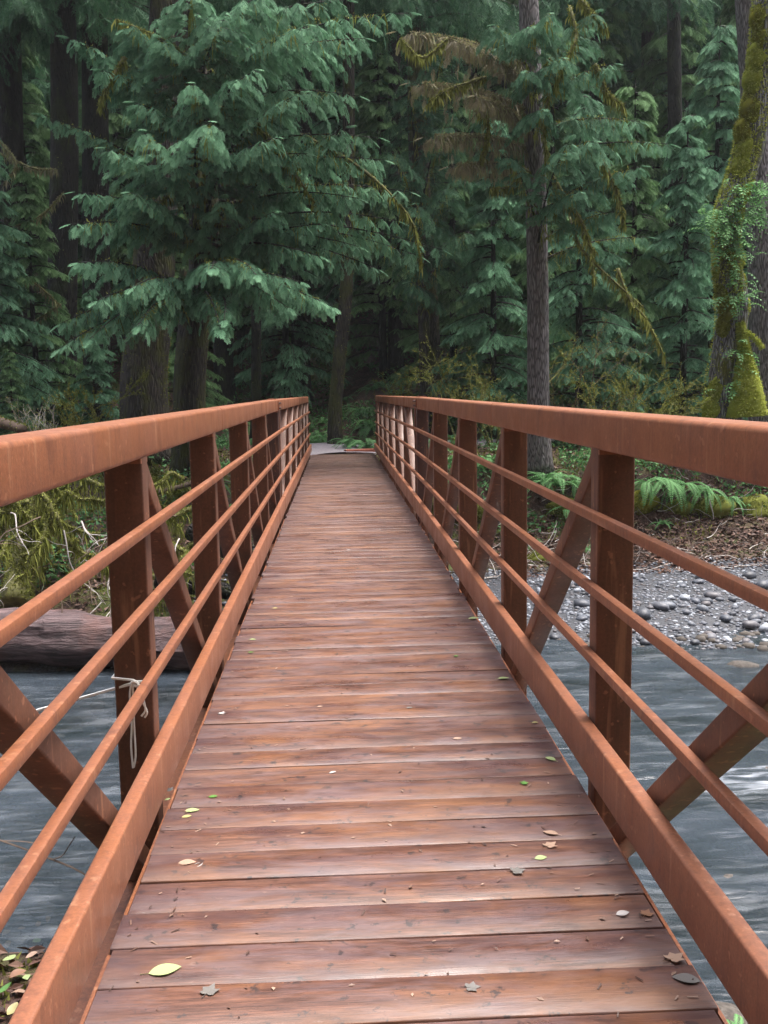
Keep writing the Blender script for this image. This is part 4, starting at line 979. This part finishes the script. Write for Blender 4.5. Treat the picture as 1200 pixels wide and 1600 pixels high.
# ------------------------------------------------------------ log, mossy tangle, dead wood
mb = MB(); n = 60; t = np.linspace(0, 1, n)
P = np.stack([-9+6.9*t, 14.35+.55*(1-t)-.25*t, -2.06+.06*np.sin(t*5)-.05*t], 1)
rr = .40*(1+.05*np.sin(t*21)+.04*np.sin(t*47))
ang = np.arange(28)/28*6.283; V = np.zeros((n, 28, 3))
for i in range(n):
    r = rr[i]*(1+.05*np.sin(ang*5+i*.09)+.045*np.sin(ang*9+2+i*.05)+.03*np.sin(ang*14-i*.22)+.02*rng.normal(0, 1, 28))
    V[i, :, 0] = P[i, 0]; V[i, :, 1] = P[i, 1]+np.cos(ang)*r; V[i, :, 2] = P[i, 2]+np.sin(ang)*r
Q = [(i*28+j, i*28+(j+1) % 28, (i+1)*28+(j+1) % 28, (i+1)*28+j) for i in range(n-1) for j in range(28)]
mb.add(V.reshape(-1, 3), Q, ngons=[list(range(28))[::-1], [(n-1)*28+k for k in range(28)]])
g = G('weathered_log_wood'); co = g.coords('Object', (.5, 5, 5)); n1 = g.noise(co, 2.5, 7, .65, .4); n2 = g.noise(g.coords('Object', (1, 1, 1)), 1.6, 4, .6)
col = g.ramp(n1, [(.32, (.03, .022, .026)), (.42, (.06, .040, .043)), (.55, (.12, .080, .085)), (.7, (.20, .145, .15))])
col = g.mix(g.ramp(n2, [(.5, 0.), (.65, .5)]), col, (.18, .085, .07))
LOGM = g.out(col, .6, g.bump(n1, 1.0, .06), .35)
lg = mb.obj('fallen_log', LOGM, None, True, 60); tag(lg, 'large stripped purplish grey log lying along the left waterline', 'log')
# other dark logs and snags along the left far bank
for (a, b, D, c, d, D2, r, txt) in ((235, 770, 17.5, 335, 742, 18.5, .05, 'thin brown fallen pole sticking out behind the first left post'), (245, 905, 15.5, 420, 930, 15.3, .14, 'dark sodden log under the left bank between the posts'),
                                    (-40, 640, 19.5, 38, 672, 19, .11, 'brown broken log with moss on top above the left handrail'), (300, 830, 17, 380, 870, 16.4, .16, 'dark log wedged on the left bank behind the second post')):
    mb = MB(); P = spline([pix(a, b, D), pix((a+c)/2, (b+d)/2+3, (D+D2)/2), pix(c, d, D2)], 14); tube(mb, P, r*np.linspace(1.1, .85, 14), 12, lump=.08); fuzz_tube(mb, P, r, 900 if r > .2 else 200, .04, .012, 1, up_bias=1.5)
    tag(mb.obj('fallen_log', [BARK_DARK if 'dark' in txt else TWIG_B if 'reddish' in txt else TWIG_B, MOSS], None, True, 180), txt, 'log')
root = tag(empty('fallen_mossy_tree', tuple(pix(45, 850, 16))), 'toppled tree with tangled moss covered branches above the grey log', 'fallen tree'); rb = np.array(root.location)
def wander(p, d, L, n=9, curl=.35, grav=-.05, rg=rng):
    pts = [np.array(p, float)]; d = nrm(d)
    for i in range(n-1):
        d = nrm(d+rg.normal(0, curl, 3)+UP*grav); pts.append(pts[-1]+d*L/(n-1))
    return spline(pts, n*2)
mb = MB(); P = spline([pix(40, 700, 16.8), pix(42, 800, 16.2), pix(34, 880, 15.7), pix(25, 945, 15.2)], 16)-rb; tube(mb, P, np.linspace(.14, .24, 16), 12, lump=.12, tint=.5); fuzz_tube(mb, P, np.linspace(.14, .24, 16), 5000, .06, .014, 1); hang_strands(mb, P, 300, .05, .25, .02, 1)
mb.obj('trunk', [TWIG_M, MOSS], root, True, 180)
for i in range(50):
    a = pix(rng.uniform(-30, 330), rng.uniform(735, 910), rng.uniform(15.3, 17.2))-rb
    d = np.array((rng.uniform(-1, 1), rng.uniform(-.7, .3), rng.uniform(-.7, .5))); L = rng.uniform(.8, 2.0); P = wander(a, d, L); n = len(P); r = rng.uniform(.02, .05)
    mb = MB(); rr = np.linspace(r, r*.35, n); tube(mb, P, rr, 6, lump=.1, tint=.5); fuzz_tube(mb, P, rr, int(700*L), .035, .009, 1); hang_strands(mb, P, int(110*L), .05, .35, .009, 1)
    mb.obj('mossy_branch', [TWIG_M, MOSS], root, True, 180)
for i in range(34):
    a = pix(rng.uniform(-20, 290), rng.uniform(800, 960), rng.uniform(14.4, 15.8))-rb
    mb = MB(); P = wander(a, (rng.uniform(-1, 1), -.4, rng.uniform(-.8, .2)), rng.uniform(.6, 1.4), curl=.2, grav=-.08); tube(mb, P, np.linspace(.012, .004, len(P)), 4)
    for k in range(5):
        q = P[rng.integers(3, len(P)-2)]; B = wander(q, rng.normal(0, 1, 3)-UP*.3, .35, n=5, curl=.2); tube(mb, B, np.linspace(.006, .002, len(B)), 3)
    mb.obj('bare_twig', [TWIG_W if i % 2 else TWIG_B], root)
dead = []
for i, (x0, y0, x1, y1, D, r) in enumerate(((1000, 882, 1130, 850, 20.2, .022), (1090, 850, 1205, 828, 20.6, .03), (1060, 838, 1195, 868, 20.3, .028), (1000, 878, 1080, 890, 19.8, .022), (1140, 885, 1205, 868, 19.8, .03), (870, 1010, 922, 995, 16.5, .03),
        (1010, 905, 1120, 925, 19.2, .02), (950, 855, 1060, 862, 20.4, .018), (1100, 812, 1190, 850, 20.8, .022), (905, 960, 1010, 945, 17.6, .02), (1040, 925, 1200, 905, 19, .016), (880, 830, 960, 850, 20.8, .015), (1108, 780, 1112, 860, 20.4, .014))):
    a = pix(x0, y0, D); c = pix(x1, y1, D+rng.uniform(-.3, .3)); o_ = np.array(((a[0]+c[0])/2, D, (a[2]+c[2])/2))
    P = spline([a, (a*2+c)/3+rng.normal(0, .04, 3), (a+2*c)/3+rng.normal(0, .05, 3), c], 14)-o_
    mb = MB(); tube(mb, P, np.linspace(r, r*.45, 14), 6, lump=.1)
    for k in range(4):
        q = P[rng.integers(3, 13)]; B = wander(q, nrm(c-a)+rng.normal(0, .8, 3), .45, n=5, curl=.35); tube(mb, B, np.linspace(r*.4, .003, len(B)), 4)
    o = mb.obj('dead_branch', TWIG_W if i not in (7, 10) else TWIG_B, None, True, 180); o.location = tuple(o_); tag(o, 'x', 'branch', 'dead branches stranded on the right far bank'); dead.append(o)
ordinals(dead, 'dead bare branch stranded on the right far bank, {} of the branches')
mb = MB()
for i in range(620):
    x = rng.uniform(2, 11); y = rng.uniform(18.2, 21.4); p = np.array((x, y, hz1(x, y)+.04)); B = wander(p, (rng.uniform(-1, 1), rng.uniform(-.5, .5), rng.uniform(0, .25)), rng.uniform(.2, .8), n=5, curl=.25, grav=-.02); tube(mb, B, np.linspace(.009, .003, len(B)), 3, mi=rng.integers(2), cap=False)
tag(mb.obj('driftwood_twigs', [TWIG_W, TWIG_B]), 'litter of fine broken twigs above the gravel bar', 'twigs', kind='stuff')
mounds = []
for (px, py, D, r) in ((950, 800, 20.9, .35), (1000, 790, 20.9, .35), (1060, 800, 20.8, .3), (1120, 800, 20.7, .4), (1180, 800, 20.7, .42), (880, 795, 21.0, .28), (845, 880, 19.4, .28), (1030, 830, 20.6, .2), (735, 800, 21, .25), (690, 790, 20.8, .25)):
    p = pix(px, py, D); m = moss_lump(None, (0, 0, 0), r, 2600, MOSS if rng.random() < .5 else MOSS_O, (1.2, .8, .8), 'mossy_mound', .06); m.location = tuple(p); tag(m, 'x', 'moss mound', 'mossy mounds on the cut bank'); mounds.append(m)
    mb2 = None
ordinals(mounds, 'mossy hummock on the cut bank behind the right railing, {}')

# bare twiggy shrubs
def shrub(px, py, D, H, n, m, txt, moss=0, spread=.6):
    b = pix(px, py, D); z = hz1(b[0], D); o_ = np.array((b[0], D, z)); mb = MB()
    def grow(p, d, L, r, lv):
        P = wander(p, d, L, n=6, curl=.16, grav=.02); tube(mb, P, np.linspace(r, r*.5, len(P)), 5 if lv == 0 else 3, cap=False)
        if moss: fuzz_tube(mb, P, np.linspace(r, r*.5, len(P)), int(moss*L), .035, .01, 1)
        if lv < 3:
            for k in range(4 if lv < 2 else 3):
                i = rng.integers(3, len(P)); dd = nrm(P[-1]-P[0])+rng.normal(0, .55, 3); grow(P[i], dd, L*rng.uniform(.4, .6), r*.5, lv+1)
    for i in range(n):
        a = rng.random()*6.28; grow(np.zeros(3), (math.cos(a)*spread, math.sin(a)*spread, 1), H*rng.uniform(.6, .9), .02, 0)
    o = mb.obj('bare_shrub', [m, MOSS]); o.location = tuple(o_)
    return tag(o, txt, 'shrub')
shrub(770, 600, 24.3, 2.6, 5, TWIG_M, 'bare mossy shrub left of the straight grey trunk', 60)
shrub(905, 600, 24.0, 2.6, 6, TWIG_B, 'bare brown shrub just right of the straight grey trunk', 20)
shrub(975, 600, 23.2, 2.3, 5, TWIG_M, 'arching mossy shrub midway between grey trunk and mossy maple', 90, .9)
shrub(715, 600, 25.0, 2.0, 4, TWIG_M, 'thin mossy shrub above the far right handrail', 60)
shrub(85, 640, 19.8, 1.7, 4, TWIG_W, 'pale bare twiggy shrub above the near left handrail', 20)
shrub(165, 640, 20.2, 2.2, 3, TWIG_M, 'short mossy stem left of the broad fir trunk', 120)
shrub(1030, 560, 22.6, 2.2, 4, TWIG_M, 'leaning mossy shrub left of the mossy maple', 90, 1.0)
shrub(640, 600, 28.4, 1.8, 5, TWIG_M, 'low yellowish shrub right of the deck end', 80)
shrub(250, 720, 18.6, .9, 6, TWIG_M, 'small round mossy bush behind the first left post', 420, 1.0)
mb = MB(); P = spline([pix(-60, 1295, 4.4), pix(0, 1313, 4.4), pix(60, 1335, 4.3), pix(132, 1366, 4.2), pix(190, 1420, 4.3)], 20); tube(mb, P, .0045, 4)
for q in (5, 11): tube(mb, wander(P[q], (1, -.3, .3), .2, n=4, curl=.2), .003, 3)
tag(mb.obj('thin_stem', TWIG_B), 'thin brown bare stem crossing over the water at lower left', 'stem')

def bank_pt(px, py):
    d = FWD+RGT*(px-600)/FPX-UPV*(py-800)/FPX
    for t in np.arange(2.2, 12, .01):
        p = EYE+d*t
        if p[2] < hz1(p[0], p[1])+.02: return p
    return p
BLM = []
for i in range(3):
    V = []; n = 9
    for k in range(n):
        t = k/(n-1); w = .36*math.sin(math.pi*t)**.8; V += [(t-.5, -w, .10*math.sin(t*4+i)+.15*w), (t-.5, 0, .10*math.sin(t*4+i)), (t-.5, w, .10*math.sin(t*4+i)+.22*w)]
    BLM.append((V, [(k*3+j, (k+1)*3+j, (k+1)*3+j+1, k*3+j+1) for k in range(n-1) for j in range(2)]))
bl = []
for i, (px, py, c, sz) in enumerate(((10, 1462, 'tan', .09), (34, 1455, 'brown', .07), (60, 1448, 'brown', .08), (42, 1470, 'grey', .08), (58, 1474, 'pale green', .08), (15, 1505, 'pale green', .09), (28, 1530, 'brown', .08), (50, 1500, 'tan', .06),
        (8, 1552, 'green', .07), (30, 1560, 'tan', .08), (42, 1535, 'pale green', .06), (20, 1585, 'yellow', .07), (75, 1440, 'brown', .07), (12, 1480, 'brown', .08))):
    p = bank_pt(px, py); mb = MB(); mb.add(*BLM[i % 3]); o = mb.obj('bank_leaf', LEAF_M[c], None, True, 60); o.location = (p[0], p[1], p[2]+.025); o.rotation_euler = (rng.normal(0, .25), rng.normal(0, .25), rng.random()*6.28); o.scale = (sz*.95, sz*.8, sz*.8)
    tag(o, 'x', 'leaf', 'leaves on the near bank at lower left'); bl.append((o, c))
for i, (o, c) in enumerate(sorted(bl, key=lambda q: screen_x(q[0].location))):
    o['label'] = f"{c} leaf on the near bank at lower left, {'leftmost' if i == 0 else 'rightmost' if i == len(bl)-1 else ORD[i]+' from the left'}"
# ------------------------------------------------------------ leaves and debris on the deck
def leaf_mesh(kind, seed):
    r = np.random.default_rng(seed); mb = MB()
    if kind == 'oval':
        n = 10; t = np.linspace(0, 1, n); w = .34*np.sin(np.pi*t)**.8*(1-.25*t); curl = r.uniform(-.2, .35)
        V = []
        for i in range(n):
            z = .12*math.sin(t[i]*3.1)*curl+.02
            V += [(t[i]-.5, -w[i], z+.10*w[i]+abs(curl)*.3*w[i]), (t[i]-.5, 0, z), (t[i]-.5, w[i], z+.16*w[i]+abs(curl)*.3*w[i])]
        Q = [(i*3+j, (i+1)*3+j, (i+1)*3+j+1, i*3+j+1) for i in range(n-1) for j in range(2)]
        mb.add(V, Q); tube(mb, [(-.5, 0, .02), (-.75, .05, .03)], .015, 3)
    else:
        pts = []
        L = [1, .62, .85, .5, .7, .55, .3, .5, .62, .6, .9, .55]
        for k, l in enumerate(L):
            a = k/12*6.283; pts.append((math.cos(a)*l*.55, math.sin(a)*l*.55, .02+.12*r.random()*l))
        V = [(0, 0, .02)]+pts; mb.add(V, None, [(0, 1+k, 1+(k+1) % 12) for k in range(12)]); tube(mb, [(0, 0, .02), (-.5, .05, .06)], .02, 3)
    return mb
LM = {}
def deck_pt(px, py):
    d = FWD+RGT*(px-600)/FPX-UPV*(py-800)/FPX; t = -1.5/d[2]; p = EYE+d*t
    for _ in range(3): t = (dz(p[1])-1.5)/d[2]; p = EYE+d*t
    return p
def leaf(px, py, colour, size, kind, label, rot=None):
    p = deck_pt(px, py); k = (colour, kind, rng.integers(3))
    if k not in LM: LM[k] = leaf_mesh(kind, hash(k[2]) % 7).mesh('fallen_leaf', LEAF_M[colour], True, 60)
    o = link('fallen_leaf', LM[k], None, (p[0], p[1], dz(p[1])+.003), (rng.normal(0, .04), rng.normal(0, .04), rng.random()*6.28 if rot is None else rot)); o.scale = (size, size, size*.9)
    return tag(o, label, 'leaf')
leaf(258, 1518, 'pale green', .085, 'oval', 'largest pale green leaf on the nearest boards by the left edge', .3)
leaf(333, 1246, 'green', .035, 'oval', 'small bright green leaf lying near the left toe rail', 0)
leaf(300, 1268, 'pale green', .055, 'oval', 'pale narrow leaf just below the small bright green one', .1)
leaf(292, 1277, 'yellow', .035, 'oval', 'tiny yellowish leaf touching the pale narrow leaf by the left edge', .3)
leaf(262, 1250, 'pale green', .025, 'oval', 'tiny pale leaf against the foot of the nearest left post', .9)
leaf(263, 1236, 'grey', .05, 'maple', 'crumpled grey leaf against the foot of the nearest left post', .9)
leaf(818, 1225, 'green', .04, 'maple', 'small bright green torn leaf on the right side of the deck', .2)
leaf(860, 1187, 'pale green', .05, 'oval', 'pale green leaf near the right edge, upper of the green pair', 2.3)
leaf(1052, 1500, 'tan', .07, 'maple', 'curled pale maple leaf, largest at the right deck edge', .5)
leaf(973, 1429, 'white', .042, 'oval', 'whitish wet leaf right of centre near the right edge', .2)
leaf(1010, 1430, 'brown', .05, 'maple', 'curled brown leaf beside the whitish one at the right edge', 1)
leaf(860, 1303, 'tan', .055, 'oval', 'tan leaf, upper of the stacked trio on the right', 2.6)
leaf(858, 1323, 'tan', .06, 'maple', 'broad tan maple leaf, middle of the stacked trio on the right', .6)
leaf(845, 1342, 'pale green', .042, 'oval', 'pale leaf, lowest of the stacked trio on the right', .2)
leaf(806, 1363, 'grey', .06, 'maple', 'decaying grey green leaf left of the stacked trio', .2)
leaf(292, 1350, 'tan', .06, 'oval', 'pale tan leaf scrap on the left below the post foot', .1)
leaf(310, 1353, 'white', .04, 'oval', 'white leaf scrap touching the pale tan scrap on the left', .9)
leaf(326, 1552, 'grey', .06, 'maple', 'rotting grey leaf on the board below the largest leaf', 1.2)
leaf(346, 1116, 'white', .05, 'maple', 'whitish wet leaf on the dark stain by the left toe rail', 1.2)
leaf(395, 1000, 'pale green', .04, 'oval', 'pale green leaf by the left edge further along the deck', .2)
leaf(392, 1020, 'green', .035, 'oval', 'green leaf by the left edge just below the pale one', .2)
leaf(430, 951, 'yellow', .04, 'oval', 'yellow leaf far along the left deck edge', .2)
leaf(740, 967, 'pale green', .07, 'oval', 'long pale leaf by the right edge halfway along the deck', .05)
leaf(787, 1061, 'pale green', .06, 'oval', 'long pale leaf by the right edge nearer than the other', .05)
leaf(836, 1130, 'yellow', .03, 'oval', 'tiny yellow leaf at the right edge above the green leaf', .05)
leaf(712, 1026, 'green', .035, 'maple', 'dark green torn leaf right of centre halfway along', .05)
leaf(735, 1545, 'grey', .05, 'maple', 'grey smudge of rotten leaf on the nearest boards, centre', .05)
leaf(1072, 1532, 'grey', .07, 'oval', 'grey wet leaf at the right edge below the curled maple leaf', 2.8)
leaf(715, 1155, 'tan', .04, 'oval', 'tan sliver of leaf right of the deck centre', .1)
leaf(500, 1105, 'tan', .03, 'oval', 'tiny tan leaf left of the deck centre, halfway along', .4)
leaf(640, 1107, 'grey', .035, 'oval', 'small dark twisted leaf near the deck centre halfway along', .4)
leaf(520, 1208, 'white', .03, 'oval', 'tiny white leaf scrap left of centre on the wet boards', .4)
leaf(545, 860, 'white', .05, 'oval', 'white leaf scrap in the middle far along the deck', .4)
mb = MB(); n = 650
x = rng.uniform(-.74, .74, n); y = .8+rng.random(n)**1.5*17; x = np.where(rng.random(n) < .6, np.sign(x)*(.76-np.abs(rng.normal(0, .09, n))), x)
P = np.stack([x, y, np.array([dz(v) for v in y])+.0035], 1); a = rng.normal(0, .9, n); L = rng.uniform(.004, .014, (n, 1)); u = np.stack([np.cos(a), np.sin(a), np.zeros(n)], 1); v = np.stack([-np.sin(a), np.cos(a), np.zeros(n)], 1)*.0022
V = np.stack([P-u*L-v, P+u*L-v, P+u*L+v, P-u*L+v], 1).reshape(-1, 3); V[:, 2] += np.tile([0, .003, .003, 0], n); o = np.arange(n)[:, None]*4
mb.add(V, np.concatenate([o, o+1, o+2, o+3], 1), tint=np.repeat(rng.random(n), 4))
DEB = m_leaf('needle_litter', (.04, .022, .018), (.13, .07, .05), (.36, .25, .19), 0, .5)
n2 = 420; x = rng.uniform(-.73, .73, n2); y = 1+rng.random(n2)**1.3*16; P = np.stack([x, y, np.array([dz(v) for v in y])+.004], 1); leafquads(mb, P, .010, 0, .12)
tag(mb.obj('needle_litter', DEB), 'fine needles and leaf scraps scattered over the wet deck', 'litter', kind='stuff')
print('objects', len(bpy.data.objects), 'tris(unique)', sum(len(m.loops)-2*len(m.polygons) for m in bpy.data.meshes))
